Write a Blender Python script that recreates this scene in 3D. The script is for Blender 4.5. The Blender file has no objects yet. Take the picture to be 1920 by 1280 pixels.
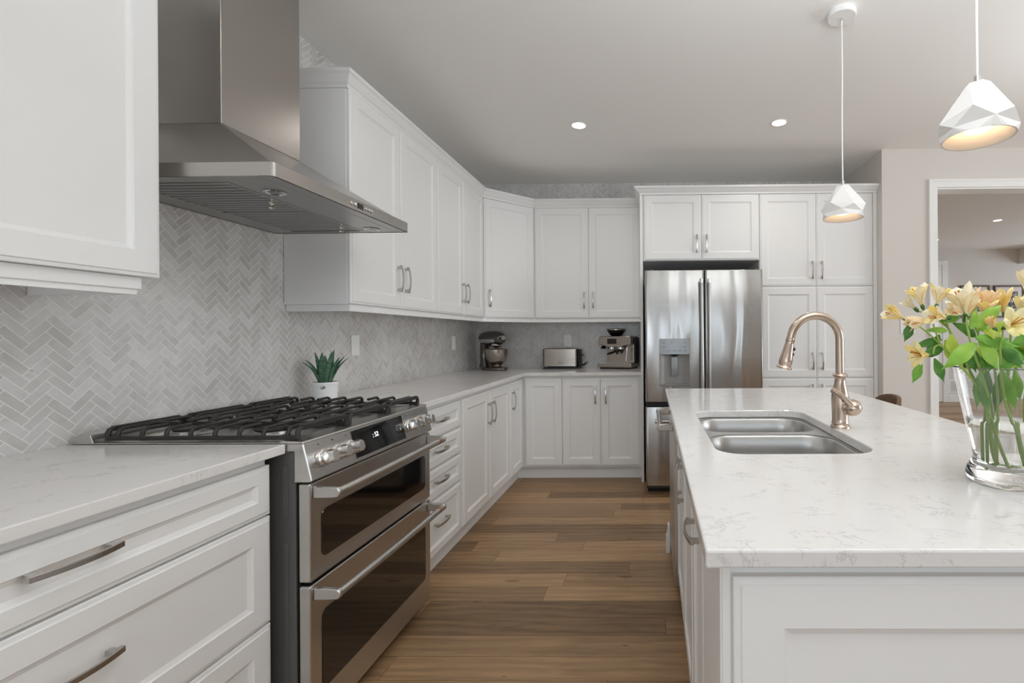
import bpy, bmesh, math, random
from mathutils import Vector, Matrix, noise as mnoise

random.seed(7)
S = bpy.context.scene
COL = S.collection
V = Vector
PI = math.pi

# ------------------------------------------------------------------ camera
cam_d = bpy.data.cameras.new('camera')
cam_d.sensor_fit = 'HORIZONTAL'
cam_d.sensor_width = 36.0
cam_d.lens = 36.0 * 885.9128 / 1920.0
cam_d.shift_x = (960.0 - 1211.6558) / 1920.0
cam_d.shift_y = (628.0872 - 640.0) / 1920.0
cam_d.clip_start = 0.02
cam = bpy.data.objects.new('camera', cam_d)
COL.objects.link(cam)
cam.matrix_world = (Matrix.Translation((0, 0, 1.2279)) @ Matrix.Rotation(0.0124, 4, 'Z')
                    @ Matrix.Rotation(PI / 2, 4, 'X') @ Matrix.Rotation(-0.0067, 4, 'Z'))
S.camera = cam

# ------------------------------------------------------------------ world, exposure, large lights
S.view_settings.view_transform = 'Standard'
S.view_settings.look = 'None'
S.view_settings.gamma = 1.0
S.view_settings.use_curve_mapping = False
S.view_settings.exposure = 0.27
S.cycles.max_bounces = 24
S.cycles.diffuse_bounces = 12
S.cycles.glossy_bounces = 6
S.cycles.transmission_bounces = 16
S.cycles.transparent_max_bounces = 16

W = bpy.data.worlds.new('world')
S.world = W
W.use_nodes = True
bg = W.node_tree.nodes['Background']
bg.inputs['Color'].default_value = (0.80, 0.90, 1.0, 1)
bg.inputs['Strength'].default_value = 0.4


def area(name, loc, rot, sx, sy, power, color, spread=180):
    d = bpy.data.lights.new(name, 'AREA')
    d.shape = 'RECTANGLE'
    d.size, d.size_y = sx, sy
    d.energy = power
    d.color = color
    d.spread = math.radians(spread)
    o = bpy.data.objects.new(name, d)
    COL.objects.link(o)
    o.location = loc
    o.rotation_euler = rot
    return o


DAY = (0.90, 0.955, 1.0)
area('daylight_patio_door', (0.50, -3.02, 1.22), (PI / 2, 0, 0), 0.62, 2.2, 8.5, (0.78, 0.89, 1.0))
area('daylight_patio_door', (1.30, -3.02, 1.22), (PI / 2, 0, 0), 0.62, 2.2, 8.5, (0.78, 0.89, 1.0))
area('daylight_added_left', (-0.95, -3.02, 1.55), (PI / 2, 0, 0), 1.1, 1.4, 14, (0.78, 0.89, 1.0))  # extra source added left of the patio door to keep up the daylight
area('daylight_side_window', (5.58, 1.0, 1.55), (PI / 2, 0, PI / 2), 3.0, 1.7, 66, DAY)
area('daylight_front_window', (3.9, -3.02, 1.55), (PI / 2, 0, 0), 1.5, 1.5, 3, (0.80, 0.90, 1.0))
area('daylight_far_window', (8.82, 6.3, 1.5), (PI / 2, 0, PI / 2), 1.8, 1.6, 64, (0.80, 0.90, 1.0))
# upward area lights added out of view to brighten the ceiling
area('ceiling_fill_light', (0.75, 0.35, 2.05), (PI - 0.17, 0, 0), 1.2, 1.2, 32, (0.89, 0.955, 1.0))
area('ceiling_fill_light_right', (2.8, 1.8, 1.95), (PI, 0, 0), 1.5, 1.5, 10, (0.92, 0.965, 1.0))  # second added fill, unseen off to the right

# ------------------------------------------------------------------ material helpers


def srgb(r, g, b):
    f = lambda c: (c / 255 / 12.92) if c / 255 <= 0.04045 else ((c / 255 + 0.055) / 1.055) ** 2.4
    return (f(r), f(g), f(b), 1)


def mat(name, color=(0.8, 0.8, 0.8, 1), rough=0.5, metal=0.0, spec=0.5, coat=0.0, emit=None, estr=0.0,
        trans=0.0, ior=1.45, aniso=0.0, sss=0.0):
    m = bpy.data.materials.new(name)
    m.use_nodes = True
    p = m.node_tree.nodes['Principled BSDF']
    p.inputs['Base Color'].default_value = color
    p.inputs['Roughness'].default_value = rough
    p.inputs['Metallic'].default_value = metal
    p.inputs['Specular IOR Level'].default_value = spec
    p.inputs['Coat Weight'].default_value = coat
    p.inputs['Coat Roughness'].default_value = 0.05
    p.inputs['Transmission Weight'].default_value = trans
    p.inputs['IOR'].default_value = ior
    p.inputs['Anisotropic'].default_value = aniso
    if emit:
        p.inputs['Emission Color'].default_value = emit
        p.inputs['Emission Strength'].default_value = estr
    m['p'] = 1
    return m


def nodes(m):
    nt = m.node_tree
    return nt, nt.nodes, nt.links, nt.nodes['Principled BSDF']


def add(nt, kind, **kw):
    n = nt.nodes.new(kind)
    for k, v in kw.items():
        setattr(n, k, v)
    return n


def ramp(nt, stops):
    n = nt.nodes.new('ShaderNodeValToRGB')
    e = n.color_ramp.elements
    e[0].position, e[0].color = stops[0]
    e[1].position, e[1].color = stops[-1]
    for s in stops[1:-1]:
        x = e.new(s[0])
        x.color = s[1]
    return n


def noise_tex(nt, vec, scale=(1, 1, 1), s=5.0, detail=4, rough=0.5, dist=0.0, loc=(0, 0, 0)):
    mp = nt.nodes.new('ShaderNodeMapping')
    mp.inputs['Scale'].default_value = scale
    mp.inputs['Location'].default_value = loc
    nt.links.new(vec, mp.inputs['Vector'])
    n = nt.nodes.new('ShaderNodeTexNoise')
    n.inputs['Scale'].default_value = s
    n.inputs['Detail'].default_value = detail
    n.inputs['Roughness'].default_value = rough
    n.inputs['Distortion'].default_value = dist
    nt.links.new(mp.outputs['Vector'], n.inputs['Vector'])
    return n


def bump(nt, height, p, strength=0.1, dist=0.01):
    b = nt.nodes.new('ShaderNodeBump')
    b.inputs['Strength'].default_value = strength
    b.inputs['Distance'].default_value = dist
    nt.links.new(height, b.inputs['Height'])
    nt.links.new(b.outputs['Normal'], p.inputs['Normal'])
    return b


def math_node(nt, op, a, b=None, c=None):
    n = nt.nodes.new('ShaderNodeMath')
    n.operation = op
    for i, x in enumerate((a, b, c)):
        if x is None:
            continue
        if isinstance(x, (int, float)):
            n.inputs[i].default_value = x
        else:
            nt.links.new(x, n.inputs[i])
    return n.outputs[0]


def mix_col(nt, fac, a, b, mode='MIX'):
    n = nt.nodes.new('ShaderNodeMix')
    n.data_type = 'RGBA'
    n.blend_type = mode
    for sock, x in ((n.inputs[0], fac), (n.inputs[6], a), (n.inputs[7], b)):
        if isinstance(x, (int, float)):
            sock.default_value = x
        elif isinstance(x, tuple):
            sock.default_value = x
        else:
            nt.links.new(x, sock)
    return n.outputs[2]


def texco(nt, which='Object'):
    return nt.nodes.new('ShaderNodeTexCoord').outputs[which]


# ------------------------------------------------------------------ materials
PAINT = mat('cabinet_white_lacquer', srgb(233, 233, 232), 0.38)
nt, ns, lk, p = nodes(PAINT)
n_ = noise_tex(nt, texco(nt), (1, 1, 1), 60, 3)
bump(nt, n_.outputs['Fac'], p, 0.02, 0.002)

WALLP = mat('wall_paint_warm_grey', srgb(216, 211, 205), 0.75)
nt, ns, lk, p = nodes(WALLP)
n_ = noise_tex(nt, texco(nt), (1, 1, 1), 180, 3)
bump(nt, n_.outputs['Fac'], p, 0.06, 0.002)
CEILP = mat('ceiling_white_paint', srgb(243, 242, 240), 0.85)
nt, ns, lk, p = nodes(CEILP)
n_ = noise_tex(nt, texco(nt), (1, 1, 1), 160, 3)
bump(nt, n_.outputs['Fac'], p, 0.05, 0.002)
TRIM = mat('trim_white_gloss', srgb(238, 238, 236), 0.3)

# herringbone marble tile: every tile carries its own tone
TILE = mat('marble_herringbone_tile', rough=0.22)
nt, ns, lk, p = nodes(TILE)
at = add(nt, 'ShaderNodeAttribute', attribute_name='tone')
co = texco(nt)
cl = noise_tex(nt, co, (1, 1, 1), 2.2, 3, 0.55)
vecadd = add(nt, 'ShaderNodeVectorMath', operation='ADD')
comb = add(nt, 'ShaderNodeCombineXYZ')
lk.new(math_node(nt, 'MULTIPLY', at.outputs['Fac'], 37.0), comb.inputs[0])
lk.new(math_node(nt, 'MULTIPLY', at.outputs['Fac'], 91.0), comb.inputs[2])
lk.new(co, vecadd.inputs[0])
lk.new(comb.outputs[0], vecadd.inputs[1])
vn = noise_tex(nt, vecadd.outputs[0], (1, 1, 1), 14, 5, 0.62, 1.2)
big = math_node(nt, 'MULTIPLY_ADD', cl.outputs['Fac'], 0.9, -0.45)
v = math_node(nt, 'MULTIPLY_ADD', at.outputs['Fac'], 0.24, 0.40)
v = math_node(nt, 'ADD', v, math_node(nt, 'MULTIPLY', big, 1.0))
v = math_node(nt, 'ADD', v, math_node(nt, 'MULTIPLY_ADD', vn.outputs['Fac'], 0.6, -0.3))
rp = ramp(nt, [(0.0, srgb(160, 156, 152)), (0.35, srgb(193, 190, 187)), (0.6, srgb(210, 208, 206)), (1.0, srgb(234, 233, 231))])
lk.new(v, rp.inputs[0])
streak = math_node(nt, 'LESS_THAN', math_node(nt, 'ABSOLUTE', math_node(nt, 'SUBTRACT', vn.outputs['Fac'], 0.66)), 0.012)
streak = math_node(nt, 'MULTIPLY', streak, 0.28)
lk.new(mix_col(nt, streak, rp.outputs[0], srgb(110, 104, 100)), p.inputs['Base Color'])
GROUT = mat('pale_grout', srgb(236, 234, 230), 0.8)

# oak planks: per plank tone, grain along X
WOOD = mat('oak_floor_planks', rough=0.36)
nt, ns, lk, p = nodes(WOOD)
at = add(nt, 'ShaderNodeAttribute', attribute_name='tone')
co = texco(nt)
comb = add(nt, 'ShaderNodeCombineXYZ')
lk.new(math_node(nt, 'MULTIPLY', at.outputs['Fac'], 53.0), comb.inputs[0])
lk.new(math_node(nt, 'MULTIPLY', at.outputs['Fac'], 17.0), comb.inputs[1])
vecadd = add(nt, 'ShaderNodeVectorMath', operation='ADD')
lk.new(co, vecadd.inputs[0])
lk.new(comb.outputs[0], vecadd.inputs[1])
g1 = noise_tex(nt, vecadd.outputs[0], (0.9, 9, 1), 3.2, 5, 0.6, 1.6)
g2 = noise_tex(nt, vecadd.outputs[0], (2.5, 110, 1), 2.0, 4, 0.6, 0.3)
wv = add(nt, 'ShaderNodeTexWave', wave_type='BANDS', bands_direction='Y')
mp = add(nt, 'ShaderNodeMapping')
mp.inputs['Scale'].default_value = (1.1, 6.0, 1)
lk.new(vecadd.outputs[0], mp.inputs[0])
lk.new(mp.outputs[0], wv.inputs[0])
wv.inputs['Scale'].default_value = 1.1
wv.inputs['Distortion'].default_value = 12.0
wv.inputs['Detail'].default_value = 3
wv.inputs['Detail Scale'].default_value = 0.8
v = math_node(nt, 'MULTIPLY_ADD', at.outputs['Fac'], 0.45, 0.05)
v = math_node(nt, 'ADD', v, math_node(nt, 'MULTIPLY_ADD', g1.outputs['Fac'], 0.55, -0.12))
v = math_node(nt, 'ADD', v, math_node(nt, 'MULTIPLY_ADD', g2.outputs['Fac'], 0.16, -0.06))
v = math_node(nt, 'ADD', v, math_node(nt, 'MULTIPLY_ADD', wv.outputs['Fac'], 0.13, -0.065))
rp = ramp(nt, [(0.0, srgb(84, 63, 44)), (0.25, srgb(122, 96, 68)), (0.55, srgb(156, 125, 92)), (0.8, srgb(180, 146, 108)), (1.0, srgb(200, 160, 116))])
lk.new(v, rp.inputs[0])
kn = noise_tex(nt, vecadd.outputs[0], (2.0, 7.0, 1), 2.4, 2, 0.4)
kf = math_node(nt, 'GREATER_THAN', kn.outputs['Fac'], 0.76)
lk.new(mix_col(nt, math_node(nt, 'MULTIPLY', kf, 0.5), rp.outputs[0], srgb(45, 32, 24)), p.inputs['Base Color'])
lk.new(math_node(nt, 'MULTIPLY_ADD', g2.outputs['Fac'], 0.25, 0.26), p.inputs['Roughness'])
bump(nt, g2.outputs['Fac'], p, 0.10, 0.002)
WOODGAP = mat('floor_joint_dark', srgb(48, 33, 22), 0.8)

# quartz worktop
QUARTZ = mat('white_quartz', rough=0.13)
nt, ns, lk, p = nodes(QUARTZ)
co = texco(nt)
a_ = noise_tex(nt, co, (1, 1.7, 1), 9.0, 6, 0.65, 1.8)
b_ = noise_tex(nt, co, (1, 1, 1), 3.0, 3, 0.5, 0.0, (4, 2, 1))
c_ = noise_tex(nt, co, (1, 1, 1), 13.0, 2, 0.5, 0.0, (1, 7, 3))
vein = math_node(nt, 'SUBTRACT', 1.0, math_node(nt, 'MULTIPLY', math_node(nt, 'ABSOLUTE', math_node(nt, 'SUBTRACT', a_.outputs['Fac'], 0.5)), 48.0))
vein = math_node(nt, 'MAXIMUM', vein, 0.0)
mk = math_node(nt, 'MAXIMUM', math_node(nt, 'MULTIPLY_ADD', c_.outputs['Fac'], 5.5, -2.75), 0.0)
vein = math_node(nt, 'MINIMUM', math_node(nt, 'MULTIPLY', vein, mk), 0.30)
base = mix_col(nt, b_.outputs['Fac'], srgb(230, 228, 226), srgb(217, 215, 213))
lk.new(mix_col(nt, vein, base, srgb(150, 148, 146)), p.inputs['Base Color'])


def steel(name, col, rough=0.26, brush=(1, 1, 60), s=6.0, bs=0.006, wavy=0.0, aniso=0.0, rot=0.25):
    m = mat(name, col, rough, 1.0)
    nt, ns, lk, p = nodes(m)
    co = texco(nt)
    n1 = noise_tex(nt, co, brush, s, 3, 0.6)
    lk.new(math_node(nt, 'MULTIPLY_ADD', n1.outputs['Fac'], 0.10, rough - 0.05), p.inputs['Roughness'])
    if aniso:
        tg = add(nt, 'ShaderNodeTangent', direction_type='RADIAL', axis='Z')
        lk.new(tg.outputs[0], p.inputs['Tangent'])
        p.inputs['Anisotropic'].default_value = aniso
        p.inputs['Anisotropic Rotation'].default_value = rot
    if wavy:
        n2 = noise_tex(nt, co, (4.2, 1, 0.8), 1.5, 1, 0.4, 0.5)
        bump(nt, n2.outputs['Fac'], p, wavy, 0.02)
    else:
        if bs:
            bump(nt, n1.outputs['Fac'], p, bs, 0.0004)
    return m


STEEL = steel('brushed_steel', (0.60, 0.585, 0.565, 1), 0.30, (40, 0.8, 40), 5.0, bs=0)
STEELH = steel('hood_steel', (0.46, 0.435, 0.41, 1), 0.30, (1.5, 1.5, 90), 5.0)
FRIDGE = steel('fridge_steel', (0.45, 0.44, 0.425, 1), 0.22, (90, 90, 1.2), 5.0, wavy=0.75, aniso=0.6)
STEELD = steel('hood_underside_steel', (0.42, 0.42, 0.41, 1), 0.34, (2, 90, 1), 5.0)
SINKM = steel('sink_steel', (0.56, 0.55, 0.54, 1), 0.32, (2, 60, 60), 5.0)
NICKEL = mat('brushed_nickel', (0.58, 0.465, 0.385, 1), 0.24, 1.0)
PULL = mat('pull_nickel', (0.52, 0.50, 0.48, 1), 0.26, 1.0)
CHROME = mat('chrome', (0.75, 0.75, 0.75, 1), 0.08, 1.0)
COPPER = mat('copper_band', (0.50, 0.30, 0.20, 1), 0.3, 1.0)
KNOBM = mat('satin_knob_steel', (0.80, 0.79, 0.77, 1), 0.22, 1.0)
IRON = mat('cast_iron_grate', srgb(44, 41, 39), 0.42)
nt, ns, lk, p = nodes(IRON)
n_ = noise_tex(nt, texco(nt), (1, 1, 1), 220, 3)
bump(nt, n_.outputs['Fac'], p, 0.15, 0.002)
BLACK = mat('black_plastic', srgb(16, 15, 15), 0.35)
BGLASS = mat('black_oven_glass', srgb(14, 12, 11), 0.05, coat=0.6)
CHAR = mat('range_side_charcoal', srgb(104, 103, 102), 0.35, 0.3)
DARKGREY = mat('fridge_side_grey', srgb(70, 70, 70), 0.45)
DISPG = mat('dispenser_grey_gloss', srgb(138, 139, 139), 0.16, 0.35)
DISPC = mat('dispenser_cavity_grey', srgb(150, 149, 146), 0.35, 0.2)
WARMST = steel('appliance_warm_steel', (0.42, 0.375, 0.33, 1), 0.24, (3, 3, 90), 5.0)
MIXG = mat('mixer_pewter_paint', (0.13, 0.115, 0.10, 1), 0.22, 0.75, coat=0.5)
SCREEN = mat('dark_screen', srgb(36, 30, 24), 0.1)
PLAST = mat('white_plastic', srgb(236, 236, 234), 0.3)
SLOT = mat('socket_slot_dark', srgb(40, 38, 36), 0.6)
CERAM = mat('white_ceramic', srgb(232, 232, 233), 0.28)
PLASTER = mat('white_plaster_shade', srgb(238, 237, 235), 0.6)
SHADEIN = mat('shade_inside', srgb(246, 232, 214), 0.6)
BULB = mat('bulb_glow', (1, 1, 1, 1), 0.4, emit=(1.0, 0.86, 0.68, 1), estr=3.0)
LEDW = mat('downlight_lens', (1, 1, 1, 1), 0.4, emit=(1.0, 0.97, 0.92, 1), estr=8)
DIGIT = mat('clock_digit_glow', (0.9, 0.95, 1, 1), 0.4, emit=(0.85, 0.9, 1.0, 1), estr=1.6)
ALOE = mat('aloe_leaf_green', srgb(62, 98, 72), 0.42)
nt, ns, lk, p = nodes(ALOE)
n_ = noise_tex(nt, texco(nt), (1, 1, 3), 40, 3)
rp = ramp(nt, [(0.3, srgb(38, 74, 50)), (0.7, srgb(86, 122, 94))])
lk.new(n_.outputs['Fac'], rp.inputs[0])
lk.new(rp.outputs[0], p.inputs['Base Color'])
SOIL = mat('dark_soil', srgb(60, 48, 40), 0.9)
LEATHER = mat('brown_leather', srgb(112, 88, 68), 0.45)
STOOLWOOD = mat('dark_walnut', srgb(74, 52, 36), 0.45)
FRAMEW = mat('walnut_frame', srgb(92, 72, 54), 0.45)
MATBOARD = mat('picture_mount', srgb(226, 218, 212), 0.8)
PHOTO = mat('grey_print', rough=0.6)
nt, ns, lk, p = nodes(PHOTO)
n_ = noise_tex(nt, texco(nt), (1, 1, 1), 22, 4, 0.6)
rp = ramp(nt, [(0.45, srgb(36, 32, 30)), (0.62, srgb(190, 184, 178))])
lk.new(n_.outputs['Fac'], rp.inputs[0])
lk.new(rp.outputs[0], p.inputs['Base Color'])
GLASS = mat('clear_glass', (1, 1, 1, 1), 0.0, trans=1.0, ior=1.45)
WATER = mat('water', (0.98, 1, 0.99, 1), 0.0, trans=1.0, ior=1.33)
WINGLASS = mat('window_pane_glass', (1, 1, 1, 1), 0.0, trans=1.0, ior=1.05)
STEMG = mat('flower_stem_green', srgb(150, 178, 84), 0.5)


def leafmat(name, c1, c2):
    m = mat(name, rough=0.4)
    nt, ns, lk, p = nodes(m)
    n_ = noise_tex(nt, texco(nt), (1, 1, 1), 30, 3)
    rp = ramp(nt, [(0.35, c1), (0.7, c2)])
    lk.new(n_.outputs['Fac'], rp.inputs[0])
    lk.new(rp.outputs[0], p.inputs['Base Color'])
    tr = add(nt, 'ShaderNodeBsdfTranslucent')
    lk.new(rp.outputs[0], tr.inputs['Color'])
    mx = add(nt, 'ShaderNodeMixShader')
    mx.inputs[0].default_value = 0.28
    lk.new(p.outputs[0], mx.inputs[1])
    lk.new(tr.outputs[0], mx.inputs[2])
    lk.new(mx.outputs[0], nt.nodes['Material Output'].inputs['Surface'])
    return m


LEAF = [leafmat('fresh_leaf', srgb(132, 184, 66), srgb(166, 208, 92)), leafmat('mid_leaf', srgb(100, 158, 58), srgb(136, 188, 80)),
        leafmat('dark_leaf', srgb(62, 112, 50), srgb(100, 150, 66)), leafmat('yellow_leaf', srgb(176, 198, 62), srgb(200, 216, 100))]
PETAL = [leafmat('petal_cream', srgb(250, 240, 208), srgb(253, 248, 230)), leafmat('petal_yellow', srgb(252, 226, 134), srgb(253, 238, 180)),
         leafmat('petal_peach', srgb(253, 228, 178), srgb(254, 236, 206)), leafmat('petal_pale', srgb(250, 240, 168), srgb(252, 246, 208))]
STAMEN = mat('stamen_amber', srgb(196, 130, 40), 0.6)

# ------------------------------------------------------------------ object helpers


def thing(name, label, cat, loc=(0, 0, 0), rotz=0.0, group=None):
    o = bpy.data.objects.new(name, None)
    o.empty_display_size = 0.1
    COL.objects.link(o)
    o.matrix_world = Matrix.Translation(loc) @ Matrix.Rotation(rotz, 4, 'Z')
    o['label'] = label
    o['category'] = cat
    if group:
        o['group'] = group
    return o


def root_matrix(o):
    while o.parent:
        o = o.parent
    return Matrix.Translation(o.location) @ Matrix.Rotation(o.rotation_euler.z, 4, 'Z')


def obj(name, bm, mats, parent=None, local=False, smooth=False, bev=0.0, seg=2, label=None, stuff=False):
    if not isinstance(mats, (list, tuple)):
        mats = [mats]
    if parent is not None and not local:
        bm.transform(root_matrix(parent).inverted())
    bmesh.ops.recalc_face_normals(bm, faces=bm.faces[:])
    me = bpy.data.meshes.new(name)
    bm.to_mesh(me)
    bm.free()
    for m in mats:
        me.materials.append(m)
    o = bpy.data.objects.new(name, me)
    COL.objects.link(o)
    if parent is not None:
        o.parent = parent
    if smooth:
        for f in me.polygons:
            f.use_smooth = True
        if smooth != 'all':
            try:
                me.set_sharp_from_angle(angle=math.radians(40))
            except Exception:
                pass
    if bev:
        md = o.modifiers.new('bevel', 'BEVEL')
        md.width = bev
        md.segments = seg
        md.limit_method = 'ANGLE'
        md.angle_limit = math.radians(40)
    if label:
        o['label'] = label
    return o


def tag(o, label, cat, group=None):
    o['label'] = label
    o['category'] = cat
    if group:
        o['group'] = group
    return o


def struct(o):
    o['kind'] = 'structure'
    return o


def B():
    return bmesh.new()


def box(bm, a, b, mi=0):
    x0, y0, z0 = [min(p_, q) for p_, q in zip(a, b)]
    x1, y1, z1 = [max(p_, q) for p_, q in zip(a, b)]
    v = [bm.verts.new(c) for c in ((x0, y0, z0), (x1, y0, z0), (x1, y1, z0), (x0, y1, z0), (x0, y0, z1), (x1, y0, z1), (x1, y1, z1), (x0, y1, z1))]
    for f in ((0, 3, 2, 1), (4, 5, 6, 7), (0, 1, 5, 4), (1, 2, 6, 5), (2, 3, 7, 6), (3, 0, 4, 7)):
        bm.faces.new([v[i] for i in f]).material_index = mi
    return v


def obox(bm, c, u, v, w, hu, hv, hw, mi=0):
    """box with centre c, unit axes u v w and half sizes"""
    c, u, v, w = V(c), V(u).normalized() * hu, V(v).normalized() * hv, V(w).normalized() * hw
    vs = [bm.verts.new(c + a * u + b_ * v + d * w) for d in (-1, 1) for a, b_ in ((-1, -1), (1, -1), (1, 1), (-1, 1))]
    for f in ((0, 3, 2, 1), (4, 5, 6, 7), (0, 1, 5, 4), (1, 2, 6, 5), (2, 3, 7, 6), (3, 0, 4, 7)):
        bm.faces.new([vs[i] for i in f]).material_index = mi
    return vs


def frame_of(axis):
    a = V(axis).normalized()
    t = V((0, 0, 1)) if abs(a.z) < 0.9 else V((1, 0, 0))
    u = a.cross(t).normalized()
    return a, u, a.cross(u).normalized()


def lathe(bm, prof, n=24, c=(0, 0, 0), axis=(0, 0, 1), mi=0, capa=True, capb=True, phase=0.0):
    """prof: (radius, distance along axis)"""
    a, u, w = frame_of(axis)
    c = V(c)
    rings = []
    for r, h in prof:
        if r < 1e-6:
            rings.append([bm.verts.new(c + a * h)])
        else:
            rings.append([bm.verts.new(c + a * h + (u * math.cos(phase + 2 * PI * i / n) + w * math.sin(phase + 2 * PI * i / n)) * r) for i in range(n)])
    for r0, r1 in zip(rings[:-1], rings[1:]):
        for i in range(n):
            j = (i + 1) % n
            if len(r0) == 1 and len(r1) == 1:
                continue
            if len(r0) == 1:
                f = bm.faces.new((r0[0], r1[i], r1[j]))
            elif len(r1) == 1:
                f = bm.faces.new((r0[i], r0[j], r1[0]))
            else:
                f = bm.faces.new((r0[i], r0[j], r1[j], r1[i]))
            f.material_index = mi
    if capa and len(rings[0]) > 1:
        bm.faces.new(rings[0]).material_index = mi
    if capb and len(rings[-1]) > 1:
        bm.faces.new(rings[-1]).material_index = mi


def tube(bm, pts, r, n=10, mi=0, cap=True, squash=None):
    """pts list, r float or list"""
    pts = [V(q) for q in pts]
    k = len(pts)
    rs = r if isinstance(r, (list, tuple)) else [r] * k
    tang = []
    for i in range(k):
        t = (pts[min(i + 1, k - 1)] - pts[max(i - 1, 0)])
        tang.append(t.normalized())
    a, u, w = frame_of(tang[0])
    rings = []
    for i in range(k):
        if i:
            q = tang[i - 1].rotation_difference(tang[i])
            u = (q @ u).normalized()
        w = tang[i].cross(u).normalized()
        su, sw = (1, 1) if squash is None else squash
        rings.append([bm.verts.new(pts[i] + (u * math.cos(2 * PI * j / n) * su + w * math.sin(2 * PI * j / n) * sw) * rs[i]) for j in range(n)])
    for r0, r1 in zip(rings[:-1], rings[1:]):
        for i in range(n):
            j = (i + 1) % n
            bm.faces.new((r0[i], r0[j], r1[j], r1[i])).material_index = mi
    if cap:
        bm.faces.new(rings[0]).material_index = mi
        bm.faces.new(rings[-1]).material_index = mi


def smooth_path(pts, n=6):
    pts = [V(q) for q in pts]
    out = []
    for i in range(len(pts) - 1):
        p0, p1, p2, p3 = pts[max(i - 1, 0)], pts[i], pts[i + 1], pts[min(i + 2, len(pts) - 1)]
        for k in range(n):
            t = k / n
            out.append(0.5 * ((2 * p1) + (p2 - p0) * t + (2 * p0 - 5 * p1 + 4 * p2 - p3) * t * t + (3 * p1 - p0 - 3 * p2 + p3) * t ** 3))
    out.append(pts[-1])
    return out


def prism(bm, poly, f, d0, d1, mi=0):
    """poly of 2D points; f(a, b, d) -> point; between d0 and d1"""
    A = [bm.verts.new(f(a, b_, d0)) for a, b_ in poly]
    C = [bm.verts.new(f(a, b_, d1)) for a, b_ in poly]
    n = len(poly)
    for i in range(n):
        j = (i + 1) % n
        bm.faces.new((A[i], A[j], C[j], C[i])).material_index = mi
    bm.faces.new(A).material_index = mi
    bm.faces.new(C).material_index = mi


def rrect(x0, y0, x1, y1, r, n=5):
    out = []
    for cx_, cy_, a0 in ((x1 - r, y1 - r, 0), (x0 + r, y1 - r, PI / 2), (x0 + r, y0 + r, PI), (x1 - r, y0 + r, 1.5 * PI)):
        for k in range(n + 1):
            a = a0 + PI / 2 * k / n
            out.append((cx_ + r * math.cos(a), cy_ + r * math.sin(a)))
    return out


def plate_hole(bm, outer, inner, f, d0, d1, mi=0):
    """a slab with a hole: outer/inner 2D loops, f(a,b,d)"""
    tmp = {}
    for d in (d0, d1):
        eo = [bm.verts.new(f(a, b_, d)) for a, b_ in outer]
        ei = [bm.verts.new(f(a, b_, d)) for a, b_ in inner]
        es = [bm.edges.new((eo[i], eo[(i + 1) % len(eo)])) for i in range(len(eo))]
        es += [bm.edges.new((ei[i], ei[(i + 1) % len(ei)])) for i in range(len(ei))]
        r = bmesh.ops.triangle_fill(bm, edges=es, use_beauty=True, use_dissolve=False)
        for g in r['geom']:
            if isinstance(g, bmesh.types.BMFace):
                g.material_index = mi
        tmp[d] = (eo, ei)
    for k in (0, 1):
        a, c = tmp[d0][k], tmp[d1][k]
        n = len(a)
        for i in range(n):
            j = (i + 1) % n
            bm.faces.new((a[i], a[j], c[j], c[i])).material_index = mi


def sweep(bm, path, prof, mi=0, right=True):
    """closed profile of (offset, z) swept with mitred corners along an open XY path; offset to the right of travel"""
    n = len(path)
    rings = []
    for i in range(n):
        p_ = V((path[i][0], path[i][1]))
        ds = []
        if i > 0:
            ds.append((p_ - V(path[i - 1][:2])).normalized())
        if i < n - 1:
            ds.append((V(path[i + 1][:2]) - p_).normalized())
        ns_ = [V((d.y, -d.x)) for d in ds]
        if len(ns_) == 2:
            m = (ns_[0] + ns_[1]).normalized()
            m = m / max(0.2, m.dot(ns_[0]))
        else:
            m = ns_[0]
        rings.append([bm.verts.new((p_.x + m.x * o, p_.y + m.y * o, z)) for o, z in prof])
    k = len(prof)
    for r0, r1 in zip(rings[:-1], rings[1:]):
        for i in range(k):
            j = (i + 1) % k
            bm.faces.new((r0[i], r0[j], r1[j], r1[i])).material_index = mi
    bm.faces.new(rings[0]).material_index = mi
    bm.faces.new(rings[-1]).material_index = mi


def panel_bm(o, u, n, w, h, t=0.02, stile=0.062, v=(0, 0, 1), depth=0.008):
    """shaker front: o = lower left corner of the front face, u across, n outwards"""
    bm = B()
    o, u, n, v = V(o), V(u), V(n), V(v)
    st = min(stile, 0.32 * min(w, h))
    prof = [(0, -t), (0, -0.006), (0.002, -0.0045), (0.010, -0.0035), (0.012, 0.0), (st, 0.0), (st + 0.003, -0.004), (st + 0.013, -depth)]
    rings = []
    for ins, d in prof:
        rings.append([bm.verts.new(o + u * a + v * b_ + n * d) for a, b_ in ((ins, ins), (w - ins, ins), (w - ins, h - ins), (ins, h - ins))])
    for r0, r1 in zip(rings[:-1], rings[1:]):
        for i in range(4):
            j = (i + 1) % 4
            bm.faces.new((r0[i], r0[j], r1[j], r1[i]))
    bm.faces.new(rings[0])
    bm.faces.new(rings[-1])
    return bm


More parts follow.
